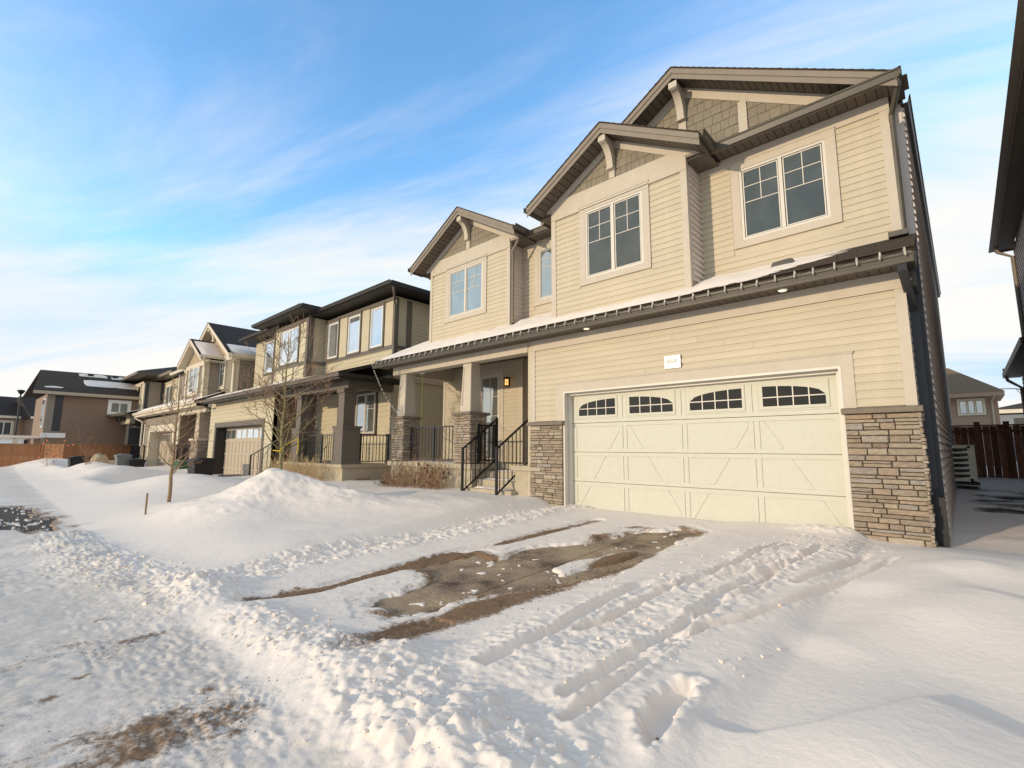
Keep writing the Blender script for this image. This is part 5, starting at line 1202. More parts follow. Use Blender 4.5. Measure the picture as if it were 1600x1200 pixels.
MB().box(-40.4, -40.1, .44, .5, 4.0, 6.35).obj('corner_trim', TR, up3)
window(h3, -31.4, -30.5, 4.66, 6.1, .5, M['glass_far'], tw=.17, trim=TR, frame=M['white'], sashes=1, grid='top')
g = tri_wall(-32.9, 3.9, .5, 6.35, 8.62, .57, M['h3shake'], h3); shakes(g, -32.9, 8.2, .57, 6.4, .5, (-36.9, -28.9), M['h3shake'], pw=.28, ph=.24, joined=True, seed=9)
m3 = gable_roof(h3, -32.9, 4.35, .05, 11.5, 8.72, .57, M['black_roof'], TR, TR, wally=.5, panels=False, fh=.3); bracket(g, -32.9, .45, 8.3, dep=.34, hh=.7, wd=.2).data.materials[0] = TR
gutter(m3, .0, 11.5, -28.42, 6.12, TR, along='y', h=.16, d=.13); MB().box(-28.95, -28.5, .5, 11, 6.08, 6.12).obj('soffit', TR, m3)
snow_sheet(m3, -29.9, -28.7, .2, 2.2, lambda x, y: 8.72-.57*(x+32.9), .06, 14, 8, seed=15)
MB().tube([(-28.4, .1, 6.2), (-28.5, .2, 6.0), (-28.86, .42, 5.75), (-28.86, .43, 4.0)], .06, 6).obj('downspout', TR, h3)
b3 = MB().box(-35.1, -31.35, -.3, .6, 3.8, 6.1).obj('wall', S, h3); siding(b3, -35.0, -31.4, 4.0, 5.85, -.3, [(-34.5, -32.1, 4.2, 6.2)], joined=S, e=.15); siding(b3, -.25, .5, 4.0, 6.0, -31.35, joined=S, side=True, e=.15)
MB().box(-35.1, -34.85, -.36, -.3, 3.9, 6.1).box(-31.6, -31.35, -.36, -.3, 3.9, 6.1).box(-35.1, -31.35, -.37, -.3, 5.9, 6.15).box(-31.35, -31.3, -.36, -.1, 3.9, 6.1).obj('corner_trim', TR, b3)
window(h3, -34.2, -32.4, 4.45, 5.95, -.3, M['glass_far'], tw=.18, trim=TR, frame=M['white'], grid=None)
g = tri_wall(-33.15, 2.1, -.3, 6.12, 7.55, .55, M['h3shake'], h3); shakes(g, -33.15, 7.2, .55, 6.15, -.3, (-35.3, -31.1), M['h3shake'], pw=.28, ph=.24, joined=True, seed=10)
r3 = gable_roof(h3, -33.15, 2.45, -.72, 1.6, 7.62, .56, M['black_roof'], TR, TR, wally=-.3, panels=False, fh=.26); bracket(g, -33.15, -.34, 7.28, dep=.3, hh=.5, wd=.18).data.materials[0] = TR
snow_sheet(r3, -32.9, -30.8, -.65, .5, lambda x, y: 7.62-.56*(x+33.15), .09, 14, 8, seed=16); gutter(r3, -.8, .5, -30.6, 6.2, TR, along='y', h=.14, d=.12); MB().box(-31.35, -30.75, -.3, .5, 6.08, 6.12).obj('soffit', TR, r3)
MB().tube([(-30.6, -.6, 6.2), (-30.8, -.5, 6.0), (-31.25, -.35, 5.7), (-31.25, -.35, 4.0)], .06, 6).obj('downspout', TR, h3)
mb = MB(); mb.ext([(.0, 6.4), (6, 8.6), (11.5, 6.4)], 0, -40.8, -32.9); mb.obj('roof', M['black_roof'], h3); gutter(h3, -40.8, -36.8, -.05, 6.25, TR, h=.16, d=.13)

# ================================================================== HOUSE 4 (cream and slate)
h4 = thing('cream_slate_house', 'cream and slate house with dark porch columns and snowy porch roof, past the gabled house', 'house', (-55, 3, -.5), 'houses along the street')
b = MB().box(-59.8, -53.2, .8, 9, 3.9, 7.05).obj('wall', M['h2panel'], h4)
for i in range(2): window(h4, -58.2+i*2.1, -57.0+i*2.1, 5.2, 6.8, .8, M['glass_dark'], tw=.12, trim=M['cream'], frame=M['cream'], sashes=1, grid=None)
MB().box(-59.8, -53.2, .72, .8, 6.9, 7.1).box(-53.6, -53.2, .72, .8, 4.2, 7.1).box(-59.8, -59.4, .72, .8, 4.2, 7.1).obj('corner_trim', M['cream'], b); MB().box(-53.2, -53.15, .8, 2.2, 4.2, 7.0).obj('panel', M['h3side'], b); MB().box(-53.2, -53.1, .8, 1.05, 4, 7.0).box(-53.2, -53.1, 1.95, 2.2, 4, 7.0).obj('batten', M['h4dark'], b)
hip_roof(h4, -61.8, -51.6, -.1, 9, 7.75, .34, M['black_roof'], t=.28, em=M['gutter']); gutter(h4, -61.9, -51.6, -.2, 7.5, M['fascia'], h=.2, d=.16)
b = MB().box(-53.2, -47.9, 2.2, 10, 3.9, 7.1).obj('wall', M['h2side'], h4); window(h4, -52.2, -49.8, 4.9, 6.6, 2.2, M['glass_far'], tw=.14, trim=M['cream'], frame=M['white'], grid=None)
siding(b, -53.1, -48.0, 4.2, 6.9, 2.2, [(-52.4, -49.6, 4.7, 6.8)], joined=M['h2side'], e=.2)
MB().box(-48.3, -47.9, 2.12, 2.2, 4, 7.1).obj('corner_trim', M['h4dark'], b)
hip_roof(h4, -54, -47.2, 1.4, 10, 7.55, .30, M['black_roof'], t=.28, em=M['gutter']); gutter(h4, -52, -47.1, 1.3, 7.3, M['fascia'], h=.2, d=.16)
MB().tube([(-55.5, 4, 8.5), (-55.5, 4, 9.6)], .02, 4).obj('antenna', M['charcoal'], h4)
MB().box(-60, -47.9, 3, 10, -1, 4.5).obj('wall', M['h2side'], h4)
w4 = MB().box(-66, -58.5, 1.4, 4, -1, 3.4).obj('wall', M['h2panel'], h4); siding(w4, -65.5, -58.6, 1.2, 3.3, 1.4, joined=M['h2panel'], e=.24)
MB().box(-64.3, -63.2, 1.3, 1.4, -.4, 1.6).obj('window', M['glass_dark'], h4)
for xc, wd in ((-57.3, 1.5), (-52.2, 1.5)):
    mb = MB(); a, b_ = wd/2, wd*.36
    mb.add([(xc-a, -.3, 1.4), (xc+a, -.3, 1.4), (xc+a, .9, 1.4), (xc-a, .9, 1.4), (xc-b_, -.3, 3.2), (xc+b_, -.3, 3.2), (xc+b_, .7, 3.2), (xc-b_, .7, 3.2)], [(0,3,2,1),(4,5,6,7),(0,1,5,4),(1,2,6,5),(2,3,7,6),(3,0,4,7)])
    c = mb.obj('porch_column', M['h4dark'], h4); MB().box(xc-a-.15, xc+a+.15, -.45, 1.05, -.8, 1.3).box(xc-a-.25, xc+a+.25, -.55, 1.15, 1.3, 1.42).obj('pedestal', M['h4dark'], c)
    MB().box(xc-a-.15, xc-a+.25, -.47, -.44, -.8, 1.3).obj('trim', M['cream'], c)
MB().box(-58.5, -51.3, -.35, .0, 3.2, 3.75).obj('porch_beam', M['h2panel'], h4); MB().box(-51.6, -51.3, 0, 3, 3.2, 3.75).obj('porch_beam', M['h4dark'], h4)
for i in range(4): MB().box(-57.6+i*1.4, -57.3+i*1.4, -.8, -.3, 3.45, 3.75).obj('corbel', M['h4dark'], h4)
for i in range(6): MB().box(-51+i*.45, -50.93+i*.45, -.2, -.14, .3, 1.4).obj('baluster', M['black'], h4)
MB().box(-51.2, -48.2, -.2, -.14, 1.36, 1.44).obj('handrail', M['black'], h4); MB().box(-51.3, -48, -.2, 3, -1, .3).obj('porch_wall', M['concrete'], h4); MB().box(-51.2, -48, 2.9, 3.0, .3, 3.7).obj('wall', M['h4dark'], h4)
rf = MB(); rf.add([(-62.5, -1.2, 4.2), (-47.2, -1.2, 3.9), (-47.2, 2.5, 4.9), (-62, 2.5, 5.0), (-54, 2.4, 5.2)], [(0,1,2,4),(0,4,3)]); rf = rf.obj('roof', M['roofsnow'], h4, label='snow-covered hipped porch roof')
MB().beam((-62.6, -1.25, 4.08), (-47.1, -1.25, 3.78), .2, .22).obj('fascia', M['gutter'], rf); MB().box(-62, -47.3, -1.1, 0, 3.76, 3.8).obj('soffit', M['gutter'], rf)
rf = MB(); rf.add([(-68.5, -.6, 3.5), (-58.6, -.6, 3.5), (-58.6, 2.5, 4.2), (-66, 2.5, 4.2)], [(0,1,2,3)]); rf = rf.obj('roof', M['roofsnow'], h4, label='snow-covered lean-to roof'); MB().box(-68.4, -58.6, -.65, -.5, 3.3, 3.48).obj('fascia', M['fascia'], rf)

# ================================================================== brown house across the end of the street
hb = thing('brown_sided_house', 'long brown-sided house with patchy snow on its roof, seen side on past the fence', 'house', (-55.16, -5.33, 0)); hb.rotation_euler = (0, 0, R(92)); WM[hb.name] = Matrix.Identity(4)
b = MB().box(0, 9.5, 0, 8, -1.5, 5.55).obj('wall', M['brownside'], hb); siding(b, .9, 9.5, -1, 5.5, 0, [(3.9, 5.7, 4.1, 5.6)], joined=M['brownside'], e=.22)
MB().box(0, .22, -.05, 0, -1.2, 5.5).box(.22, .95, -.03, 0, 2.4, 5.5).obj('corner_trim', M['h3side'], b); MB().box(.5, 1.0, -.06, 0, 2.5, 5.45).obj('panel', M['h4dark'], b); MB().box(-.1, 1.4, -.1, 0, 1.95, 2.35).obj('trim', M['white'], b)
window(hb, 4.15, 5.4, 4.25, 5.15, 0, M['glass_far'], tw=.2, trim=M['white'], frame=M['white'], grid=None)
mb = MB(); mb.add([(-.9, -.5, 5.75), (10, -.5, 5.75), (10, 4, 8.1), (-.3, 4, 7.95), (10, 8.5, 5.75), (-.9, 8.5, 5.75)], [(0,1,2,3),(3,2,4,5)]); mb.add([(-.9, -.5, 5.6), (10, -.5, 5.6), (10, 4, 7.9), (-.3, 4, 7.8)], [(0,3,2,1)])
rf = mb.obj('roof', M['asphalt_roof'], hb); MB().box(-.9, 10, -.56, -.5, 5.5, 5.75).obj('fascia', M['h3door'], rf)
for i, (a, b_, c, d, n_) in enumerate(((2.4, 9.8, .9, 2.2, 30), (2.2, 4.2, 3.1, 3.6, 12), (4.5, 7.0, 3.0, 3.5, 12), (-.2, 1.0, .2, .4, 4))):
    s_ = snow_sheet(rf, a, b_, c, d, lambda x, y: 5.75+(y+.5)*.51, .06, n_, 5, seed=20+i)
for x in (2.8, 4.6, 6.4): MB().box(x, x+.4, 3.2, 3.5, 7.65, 7.85).obj('roof_vent', M['black'], rf)
MB().box(-.06, 0, .4, 1.6, 2.8, 5.2).obj('window', M['white'], hb); MB().box(-.1, -.06, .5, .95, 2.9, 5.1).box(-.1, -.06, 1.05, 1.5, 2.9, 5.1).obj('pane', M['glass_blue'], hb)
MB().box(-3.2, 0, .5, 6, 1.9, 2.1).obj('roof', M['roofsnow'], hb, label='snow-covered porch roof'); MB().box(-3.2, -3.1, .5, 6, 1.65, 1.9).obj('fascia', M['cream'], hb)
for y in (.8, 2.2, 3.6): MB().box(-3.1, -2.8, y, y+.3, -1, 1.7).obj('porch_column', M['fenceo'], hb)
MB().box(-1.6, -1.3, .4, .8, -1, 1.8).obj('porch_column', M['cream'], hb)
# two far houses at the very left
def far_house(label, x, y, ang, L, D_, hz, rz, wm, base_z=-.6, trimm=None):
    t = thing('distant_house', label, 'house', (x, y, 0), 'far houses at the left edge'); t.rotation_euler = (0, 0, ang); WM[t.name] = Matrix.Identity(4)
    MB().box(0, L, 0, D_, base_z, hz).obj('wall', wm, t)
    mb = MB(); mb.ext([(-.6, hz+.05), (D_/2, rz), (D_+.6, hz+.05), (D_+.6, hz-.15), (-.6, hz-.15)], 0, -.5, L+.5); r_ = mb.obj('roof', M['black_roof'], t)
    MB().box(-.5, L+.5, -.68, -.6, hz-.25, hz+.08).obj('fascia', trimm or M['cream'], r_)
    return t, r_
t, r_ = far_house('far dark-roofed house with snowy roof corner at the left edge of the photo', -96.5, -12.5, R(108), 9, 9, 5.4, 8.5, M['bk_side'])
window(t, 1.4, 3.0, 2.8, 4.6, 0, M['glass_far'], tw=.25, trim=M['cream'], frame=M['white'], grid=None); window(t, 5.0, 6.6, 2.8, 4.6, 0, M['glass_dark'], tw=.25, trim=M['cream'], frame=M['white'], grid=None)
MB().box(-1, 7.5, -2.6, -.1, 2.2, 2.35).obj('roof', M['roofsnow'], t, label='snowy lean-to roof'); MB().box(-.8, 7.3, -2.4, -.2, -.6, 2.2).obj('wall', M['white'], t)
MB().box(1, 2.6, -2.45, -2.4, .3, 1.6).obj('window', M['glass_dark'], t); MB().box(4.4, 6.0, -2.45, -2.4, .3, 1.6).obj('window', M['glass_dark'], t)
snow_sheet(r_, -.4, 3.2, -.5, 2.6, lambda x, y: 5.45+(y+.6)*.6, .1, 16, 8, seed=41)
t, r_ = far_house('far house with plum-brown upper wall between the lamp post and the brown house', -95.6, -4.2, R(105), 10, 9, 5.3, 8.4, M['brownside'])
window(t, 3.4, 4.6, 3.4, 4.7, 0, M['glass_dark'], tw=.35, trim=M['white'], frame=M['white'], grid=None)

# ================================================================== right-hand neighbour
hn = thing('dark_sided_house', 'dark-sided neighbouring house cut off by the right edge', 'house', (6, 5, 0))
WX = 1.52
b = MB().box(WX, 10, -.6, 11.0, -.3, 7.0).obj('wall', M['nbr'], hn); MB().box(WX, 10, 11.0, 13.6, -.3, 3.6).obj('wall', M['nbr'], hn)
mb = MB()
for i in range(60):
    z = .1+i*E_; y1_ = 13.6 if z < 3.5 else 11.0
    mb.ext([(WX-b_, z+c_) for b_, c_ in [(-q[0], q[1]) for q in BP]], 1, -.5, y1_)
mb.obj('siding', M['nbr'], b, kind='stuff')
MB().box(WX-.02, WX+.1, 10.9, 11.02, 3.6, 7.0).obj('corner_trim', M['fascia'], b)
NE = 1.16
rf = MB().ext([(NE, 7.26), (5.5, 9.8), (10.4, 7.26), (10.4, 7.1), (5.5, 9.6), (NE, 7.1)], 1, -1.2, 11.3).obj('roof', M['asphalt_roof'], hn)
MB().box(NE-.02, NE, -1.2, 11.3, 7.03, 7.24).box(NE, WX+.2, 11.28, 11.32, 7.0, 7.26).obj('fascia', M['fascia'], rf); MB().box(NE, WX, -1.2, 11.28, 7.05, 7.065).obj('soffit', M['soffit'], rf)
mb = MB(); mb.ext([(NE-.11-b_+.11-.11, 7.07+c_) for b_, c_ in ((0, .12), (.018-.0, .10), (.03, .03), (.035, 0), (-.09, 0), (-.09, .12))], 1, -1.25, 11.35); mb.obj('gutter', M['fascia'], rf)
MB().tube([(NE, 10.9, 7.08), (NE+.02, 10.9, 6.9), (WX-.06, 10.9, 6.7), (WX-.05, 10.9, 3.9)], .045, 6).obj('downspout', M['fascia'], hn)
rf = MB().ext([(1.12, 3.74), (WX+.6, 4.25), (WX+.6, 4.15), (1.12, 3.62)], 1, 7.0, 13.95).obj('roof', M['asphalt_roof'], hn, label='narrow lower side roof')
MB().box(1.10, 1.12, 7.0, 13.95, 3.58, 3.74).box(1.12, WX, 13.92, 13.95, 3.58, 3.9).obj('fascia', M['fascia'], rf); MB().box(1.12, WX, 7.0, 13.92, 3.58, 3.595).obj('soffit', M['soffit'], rf)
MB().tube([(1.15, 13.4, 3.6), (1.18, 13.4, 3.45), (WX-.06, 13.4, 3.2), (WX-.05, 13.4, .2)], .045, 6).obj('downspout', M['fascia'], hn)

# ================================================================== background beyond the side yard
bb = thing('mushroom_stucco_house', 'brown stucco house with hip roof and three-part window behind the dark fence', 'house', (-3, 32, 0))
MB().box(-8, 1.50, 28, 31, -.5, 4.15).obj('wall', M['bk_side'], bb)
hip_roof(bb, -8.7, 1.78, 27.3, 31.5, 4.35, .80, M['brown_roof'], em=M['bk_side'], t=.22)
w_ = window(bb, -.06, .96, 3.22, 4.0, 28, M['glass_far'], tw=.05, trim=M['cream'], frame=M['cream'], sashes=3, grid=None)
MB().tube([(1.4, 27.4, 4.15), (1.35, 27.5, 4.05), (1.27, 27.93, 3.9), (1.27, 27.93, -.3)], .045, 6).obj('downspout', M['h3door'], bb)
gb = thing('blue_grey_house', 'pale blue-grey house glimpsed right of the brown stucco house', 'house', (6, 48, 0))
MB().box(2.05, 14, 48, 58, -.5, 4.2).obj('wall', M['navy'], gb); hip_roof(gb, 1.6, 14.6, 47.4, 58.6, 4.6, .28, M['asphalt_roof'], em=M['cream'], t=.3); MB().box(3.1, 4.6, 47.95, 48, .6, 3.9).obj('window', M['h4dark'], gb)
sl_ = thing('street_light', 'arched street light arm behind the blue-grey house', 'street lamp', (5.2, 60, 0))
MB().tube([(5.6, 60, 0), (5.6, 60, 6.2), (5.1, 60, 7.0), (4.2, 60, 7.35), (3.2, 60, 7.42), (2.35, 60, 7.25)], [.10, .08, .05, .045, .04, .04], 6).tube([(5.5, 60, 5.6), (4.6, 60, 6.6), (4.2, 60, 7.3)], .025, 5).obj('pole', M['charcoal'], sl_); MB().box(1.95, 2.5, 59.85, 60.15, 7.08, 7.28).obj('lamp_head', M['charcoal'], sl_)
lp_ = thing('street_lamp', 'dark lamp post rising above the fence at far left', 'street lamp', (-64.5, -6.6, -.4))
MB().tube([(-64.4, -6.62, -.5), (-64.25, -6.63, 6.1)], [.09, .06], 8).obj('pole', M['charcoal'], lp_); MB().tube([(-64.25, -6.63, 6.05), (-64.25, -6.63, 6.2), (-64.25, -6.63, 6.42), (-64.25, -6.63, 6.48)], [.09, .2, .30, .12], 8).obj('lamp_head', M['black'], lp_)

# fences
def fence(label, P0, P1, z0, z1, mt, bwid, posts, rails, rough_=.01, out=None, name='wooden_fence', gap=.006, cap=True, postw=.10):
    p0, p1 = Vector((*P0, 0)), Vector((*P1, 0)); L = (p1-p0).length; ang = math.atan2(p1.y-p0.y, p1.x-p0.x)
    t = thing(name, label, 'fence', (*P0, 0), 'sections of the orange-stained fence' if name == 'stained_fence' else None); t.rotation_euler = (0, 0, ang); WM[t.name] = Matrix.Identity(4)
    n = int(L/bwid); me = MB().box(0, bwid-gap, 0, .02, 0, 1).mesh('fence_board', mt); rg = random.Random(int(L*10))
    for i in range(n):
        o = link('fence_board', me, t, MT(i*bwid+rg.uniform(-.004, .004), rg.uniform(-rough_, rough_), z0, 1, 1, z1-z0-rg.uniform(0, .02)))
    for z in rails: MB().box(0, L, -.05 if out else .02, -.0 if out else .06, z, z+.09).obj('rail', mt, t)
    if cap: MB().box(-.02, L+.02, -.05, .07, z1, z1+.04).obj('cap_rail', mt, t)
    for x, h in posts: MB().box(x-postw/2, x+postw/2, -.06, .06, z0, z1+h).box(x-postw/2-.01, x+postw/2+.01, -.07, .07, z1+h, z1+h+.03).obj('post', mt, t)
    return t
fence('dark red-brown board fence across the side yard behind the heat pump', (-.55, 12.5), (1.5, 12.5), -.1, 2.0, M['fenced'], .165, [(.88, .10), (1.52, .10)], (1.80,), gap=.008, out=True, rough_=.014, postw=.13)
fence('orange-stained board fence at far left, in front of the distant houses', (-50.5, -14), (-47.6, -5.6), -.6, 1.38, M['fenceo'], .15, [(8.7, .02)], (.7,), name='stained_fence', out=True)
fence('short sunlit corner return of the orange-stained fence', (-47.6, -5.6), (-46.3, -4.6), -.6, 1.36, M['fenceo'], .15, [(0, .04), (1.6, .03)], (), name='stained_fence')
fence('darker orange fence section running behind the little shrub and bins', (-46.4, -4.6), (-50.5, -.2), -.6, 1.37, M['fenceo'], .15, [(2, .02), (4, .02)], (.55,), name='stained_fence')

# heat pump
ac = thing('heat_pump', 'cream heat pump with slotted grille hung low on the shaded side wall', 'heat pump', (-.1, 8.2, .45))
mb = MB(); mb.box(-.30, .17, 8.0, 8.9, .50, 1.38); mb.obj('cabinet', M['acbody'], ac)
MB().box(-.24, .04, 7.985, 8.0, .56, 1.32).obj('dark_plate', M['black'], ac)  # black plate on the cabinet face, standing in for the shaded hollow
mb = MB(); n_ = 6; dz = .76/n_
for i in range(n_+1): mb.beam((-.24, 7.975, .56+i*dz), (.04, 7.975, .56+i*dz), .02, .042, (0, 0, 1))
for i in range(n_):
    a = .56+i*dz; mb.add([(-.24, 7.966, a), (.04, 7.966, a), (.04, 7.966, a+dz*.42), (-.24, 7.98, a), (.04, 7.98, a), (.04, 7.98, a+dz*.42)], [(0,1,2),(5,4,3),(0,3,4,1),(1,4,5,2),(2,5,3,0)])
mb.box(-.27, -.24, 7.96, 8.0, .5, 1.36); mb.box(.04, .09, 7.96, 8.0, .5, 1.36); mb.box(-.27, .09, 7.96, 8.0, 1.30, 1.37); mb.box(-.27, .09, 7.96, 8.0, .5, .57)
mb.obj('grille', M['acbody'], ac); MB().box(-.41, .20, 7.95, 8.95, .42, .47).box(-.41, -.37, 8.1, 8.15, .2, .46).box(-.41, -.37, 8.7, 8.75, .2, .46).obj('bracket', M['black'], ac)
MB().tube([(-.40, 7.9, .9), (-.36, 7.85, .62), (-.34, 7.9, .5), (-.30, 8.0, .55)], .02, 6).tube([(-.41, 8.0, 1.1), (-.34, 7.97, 1.0)], .015, 6).obj('hose', M['black'], ac)

# bins and boxes by the far garages
def bin_(label, x, y, z, w_, d, h, mt, rz=0, wheels=True):
    t = thing('wheelie_bin', label, 'bin', (x, y, z), 'bins put out by the far garages'); t.rotation_euler = (0, 0, rz); WM[t.name] = Matrix.Identity(4)
    mb = MB(); a, b_ = w_*.42, w_*.5; c, e = d*.40, d*.5
    mb.add([(-a, -c, .04), (a, -c, .04), (a, c, .04), (-a, c, .04), (-b_, -e, h*.88), (b_, -e, h*.88), (b_, e, h*.88), (-b_, e, h*.88)], [(0,3,2,1),(4,5,6,7),(0,1,5,4),(1,2,6,5),(2,3,7,6),(3,0,4,7)]); mb.box(-b_-.03, b_+.03, -e-.03, e+.03, h*.84, h*.88); mb.obj('body', mt, t)
    mb = MB(); mb.ext([(-e-.05, h*.885), (-e-.04, h*.93), (-e*.3, h), (e*.6, h), (e+.05, h*.93), (e+.06, h*.885)], 0, -b_-.04, b_+.04); mb.obj('lid', mt, t)
    MB().box(-b_*.9, b_*.9, e+.05, e+.09, h*.86, h*.9).obj('handle', mt, t)
    for s in (-1, 1): MB().tube([(s*w_*.42, d*.42, .11), (s*w_*.5, d*.42, .11)], .11, 10).obj('wheel', M['black'], t)
    return t
bin_('tall black wheelie bin between the khaki and gabled houses', -25.6, -1.6, -.55, .75, .85, 1.30, M['binblk'], R(8))
bin_('green-bodied wheelie bin left of the tall black bin', -30.8, -.95, -.55, .75, .85, 1.08, M['bingrn'], R(5))
bin_('grey wheelie bin in front of the slate porch', -43.6, -1.7, -.6, 1.0, .8, 1.35, M['bingry'])
bin_('dark bin beside the grey one at the slate porch', -42.2, -1.2, -.7, 1.2, .9, 1.1, M['binblk'])
bin_('small black bin behind the bare shrub by the orange fence', -40.6, -4.3, -.4, 1.3, 1.0, 1.05, M['binblk'])
t = thing('storage_box', 'low dark open-topped box on the drive of the khaki house', 'box', (-22.5, -1.2, -.4))
MB().box(-23.2, -21.8, -1.5, -.8, -.5, .0).obj('body', M['charcoal'], t); MB().box(-23.26, -21.74, -1.56, -.74, .0, .08).box(-23.1, -21.9, -1.4, -.9, .03, .06).obj('rim', M['black'], t); MB().box(-23.27, -23.19, -1.4, -.9, -.5, .0).obj('side_panel', M['bingry'], t)
def rock(label, x, y, z, sx, sy, sz, seed):
    rg = random.Random(seed); V = []; Fc = []; n = 10
    for i in range(7):
        th_ = math.pi*i/6
        for k in range(n): a = 6.2832*k/n; r_ = 1+rg.uniform(-.14, .14); V.append((x+math.sin(th_)*math.cos(a)*sx*r_, y+math.sin(th_)*math.sin(a)*sy*r_, z+math.cos(th_)*sz*r_))
    for i in range(6):
        for k in range(n): Fc.append((i*n+k, (i+1)*n+k, (i+1)*n+(k+1) % n, i*n+(k+1) % n))
    mb = MB(); mb.add(V, Fc); return tag(mb.obj('boulder', M['rock'], None, smooth=True), label, 'rock')
rock('rounded tan boulder left of the slate porch steps', -39.4, -3.5, .05, .55, .5, .75, 3)
t = thing('garden_bench', 'small cream garden bench with arched sides before the slate porch', 'bench', (-41.5, -2.7, -.4))
MB().box(-42.1, -40.9, -2.95, -2.45, .22, .32).obj('seat', M['cream'], t)
for x in (-42.05, -41.55, -41.0): MB().box(x-.06, x+.06, -2.9, -2.5, -.5, .22).obj('leg', M['cream'], t)

# ================================================================== vegetation
def branch(mb, p, d, L, r, depth, rg, segs_=5, spread=.55, up_=.12, nkid=(2, 4), twig=None, minr=.0035, kidl=.62, start=.25):
    pts = [p]; q = p.copy(); dd = d.copy(); kids = []
    for i in range(segs_):
        dd = (dd+Vector((rg.gauss(0, .09), rg.gauss(0, .09), rg.gauss(0, .07)+up_*.5))).normalized(); q = q+dd*L/segs_; pts.append(q.copy())
        kids.append((q.copy(), dd.copy(), (i+1)/segs_))
    rads = [max(minr, r*(1-.8*i/segs_)) for i in range(segs_+1)]
    (twig if depth <= 1 and twig is not None else mb).tube(pts, rads, 5 if depth > 1 else 3, cap=False)
    if depth <= 0: return
    n = rg.randint(*nkid)
    for _ in range(n):
        b, bd_, t = kids[rg.randrange(int(start*segs_), segs_)]
        a = rg.random()*6.2832; side_ = bd_.cross(Vector((math.cos(a), math.sin(a), .3))).normalized()
        nd = (bd_*(1-spread)+side_*spread+Vector((0, 0, up_))).normalized()
        branch(mb, b, nd, L*kidl*rg.uniform(.7, 1.15), r*(1-.8*t)*.62+.001, depth-1, rg, max(3, segs_-1), spread, up_, nkid, twig, minr, kidl, start)
def young_tree(label, x, y, z, H, seed, n, r=.04, first=.2, spreadL=.42, lean=(0, 0), bark=None, group=None, minr=.0042, tilt=.55):
    rg = random.Random(seed); t = thing('young_tree', label, 'tree', (x, y, z), 'bare young trees on the front lawns'); tr = MB(); br = MB(); tw = MB()
    pts = [Vector((x, y, z-.4))]; m_ = 14
    for i in range(1, m_+1): pts.append(Vector((x+lean[0]*i/m_+rg.gauss(0, .012), y+lean[1]*i/m_+rg.gauss(0, .012), z+H*i/m_)))
    tr.tube(pts, [max(.006, r*(1-.85*i/m_)) for i in range(m_+1)], 8)
    for k in range(n):
        u = first+(1-first)*(k/n)**.9*.93; i = u*m_; p = pts[int(i)].lerp(pts[min(int(i)+1, m_)], i-int(i)); a = k*2.4+rg.uniform(-.4, .4)
        L = H*spreadL*(1-u*.62)*rg.uniform(.75, 1.15); d = Vector((math.cos(a), math.sin(a), tilt+rg.uniform(-.1, .35))).normalized()
        branch(br, p, d, L, r*(1-.8*u)*.5, 2, rg, 6, .5, .10, (3, 5), tw, minr, .5)
    tr.obj('trunk', bark or M['bark'], t, smooth=True); br.obj('branch', bark or M['bark'], t, smooth=True, kind='stuff'); tw.obj('twig', M['twig'], t, kind='stuff'); return t, pts
t, _ = young_tree('slim bare young tree standing in lawn snow beyond the marker stake', -14.1, -5.25, gz(-14.1, -5.25), 2.95, 3, 23, r=.045, first=.20, spreadL=.36, lean=(.02, .03))
t, P = young_tree('larger bare young tree with yellow ribbon rising behind the tall snow pile', -13.6, -2.9, .25, 4.15, 8, 36, r=.055, first=.16, spreadL=.42, lean=(.1, -.05), bark=mat('olive_bark', (.26, .23, .11), .85, .25, 25, .6, 90), minr=.005)
mb = MB(); p = P[3]; mb.tube([p+Vector((.066*math.cos(a*.785), .066*math.sin(a*.785), .02*math.sin(a))) for a in range(9)], .013, 5); mb.tube([p+Vector((.05, -.03, 0)), p+Vector((.18, -.1, .05)), p+Vector((.36, .05, .22)), p+Vector((.55, .2, .34))], .010, 4); mb.tube([p+Vector((-.05, -.05, 0)), p+Vector((-.3, -.1, .02))], .011, 4); mb.tube([p+Vector((.55, .2, .34)), p+Vector((.58, .2, .05)), p+Vector((.5, .2, -.06))], .014, 4)
mb.obj('ribbon', M['yellow'], t)
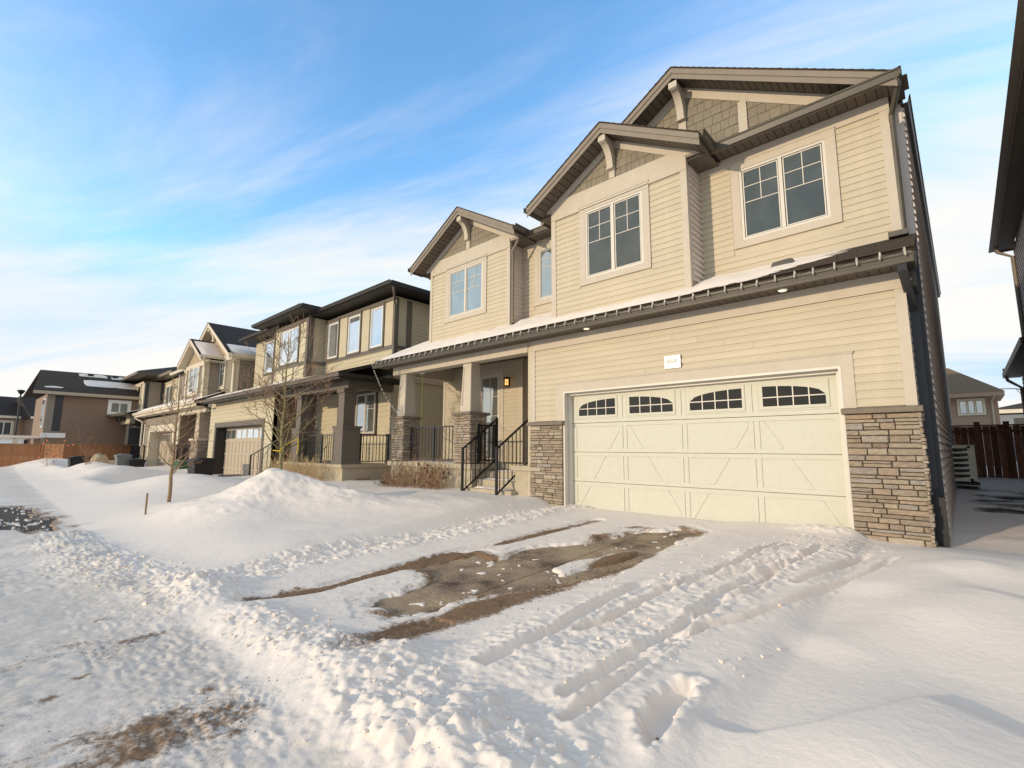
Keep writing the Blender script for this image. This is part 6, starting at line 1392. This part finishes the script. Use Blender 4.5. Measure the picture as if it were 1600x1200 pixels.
def shrub(label, cat, x0, x1, y0, y1, zf, n, h0, h1, mt, seed, name='dry_shrub', seed_heads=0, arch=.25, minr=.0035, depth=1, loc=None):
    rg = random.Random(seed); t = thing(name, label, cat, group='dry shrubs against the porches' if name == 'dry_shrub' else None, loc=loc or ((x0+x1)/2, (y0+y1)/2, zf((x0+x1)/2))); mb = MB(); sh = MB()
    for _ in range(n):
        x = rg.uniform(x0, x1); y = rg.uniform(y0, y1); h = rg.uniform(h0, h1)
        d = Vector((rg.gauss(0, arch), rg.gauss(0, arch), 1)).normalized(); p = Vector((x, y, zf(x)-.05))
        branch(mb, p, d, h, .007, depth+1 if rg.random() < .4 else depth, rg, 6, .42, .06, (2, 5), None, minr, .45, .3)
        if rg.random() < seed_heads:
            q = p+d*h; sh.add([tuple(q+Vector(v)*.035*rg.uniform(.6, 1.3)) for v in ((1,0,0),(0,1,0),(-1,0,0),(0,-1,0),(0,0,1.5),(0,0,-1.5))], [(0,1,4),(1,2,4),(2,3,4),(3,0,4),(1,0,5),(2,1,5),(3,2,5),(0,3,5)])
    mb.obj('stem', mt, t, kind='stuff')
    if sh.v: sh.obj('seed_head', M['seed'], t, kind='stuff')
    return t
zg = lambda x: .05
shrub('russet dry shrub against the beige house porch wall', 'shrub', -12.35, -11.0, -.55, -.15, zg, 95, .22, .74, M['bushred'], 5, arch=.30)
shrub('darker dry shrub with seed heads, beside the beige house steps', 'shrub', -10.9, -9.75, -.55, -.15, zg, 85, .22, .86, M['bushred'], 6, seed_heads=.3, arch=.28)
shrub('small dark weed clump at the porch corner of the beige house', 'shrub', -12.75, -12.5, -.35, -.1, zg, 22, .12, .3, M['seed'], 7, seed_heads=.5)
shrub('tan dry grass-like shrub against the khaki house porch wall', 'shrub', -19.8, -15.7, -1.0, -.45, lambda x: -.1, 170, .5, .95, M['bushtan'], 8, arch=.16)
shrub('bare reddish shrub-like tree in front of the orange fence', 'small tree', -34.8, -34.6, -4.65, -4.5, lambda x: -.2, 9, 1.1, 1.9, M['bushred'], 9, name='bare_shrub_tree', arch=.20, minr=.007, depth=1)
t = shrub('tiny bare shrub with orange ribbons before the orange fence', 'shrub', -41.6, -41.5, -5.75, -5.6, lambda x: -.1, 9, .9, 1.8, M['bushred'], 10, name='ribboned_shrub', arch=.35, minr=.007, depth=1)
rg = random.Random(2); mb = MB()
for _ in range(9): x, y, z = -41.5+rg.uniform(-1.2, 1.2), -5.6+rg.uniform(-1, 1), .5+rg.uniform(0, 1.5); mb.tube([(x-.09, y, z), (x+.09, y, z+.03)], .05, 5)
mb.obj('ribbon', M['orange'], t, kind='stuff')
mb = MB(); zz = gz(-12.3, -6.0); mb.box(-12.32, -12.285, -6.03, -6.0, zz-.1, zz+.42); o = mb.obj('marker_stake', M['bark'], None); tag(o, 'thin wooden marker stake standing in the lawn snow', 'stake')
mb = MB(); t = thing('utility_stub', 'short dark utility fixture poking up before the khaki porch wall', 'utility post', (-16.6, -.75, -.2)); MB().box(-16.62, -16.58, -.8, -.76, -.4, .45).obj('post', M['black'], t); MB().box(-16.8, -16.6, -.82, -.74, .05, .33).obj('meter', M['charcoal'], t)
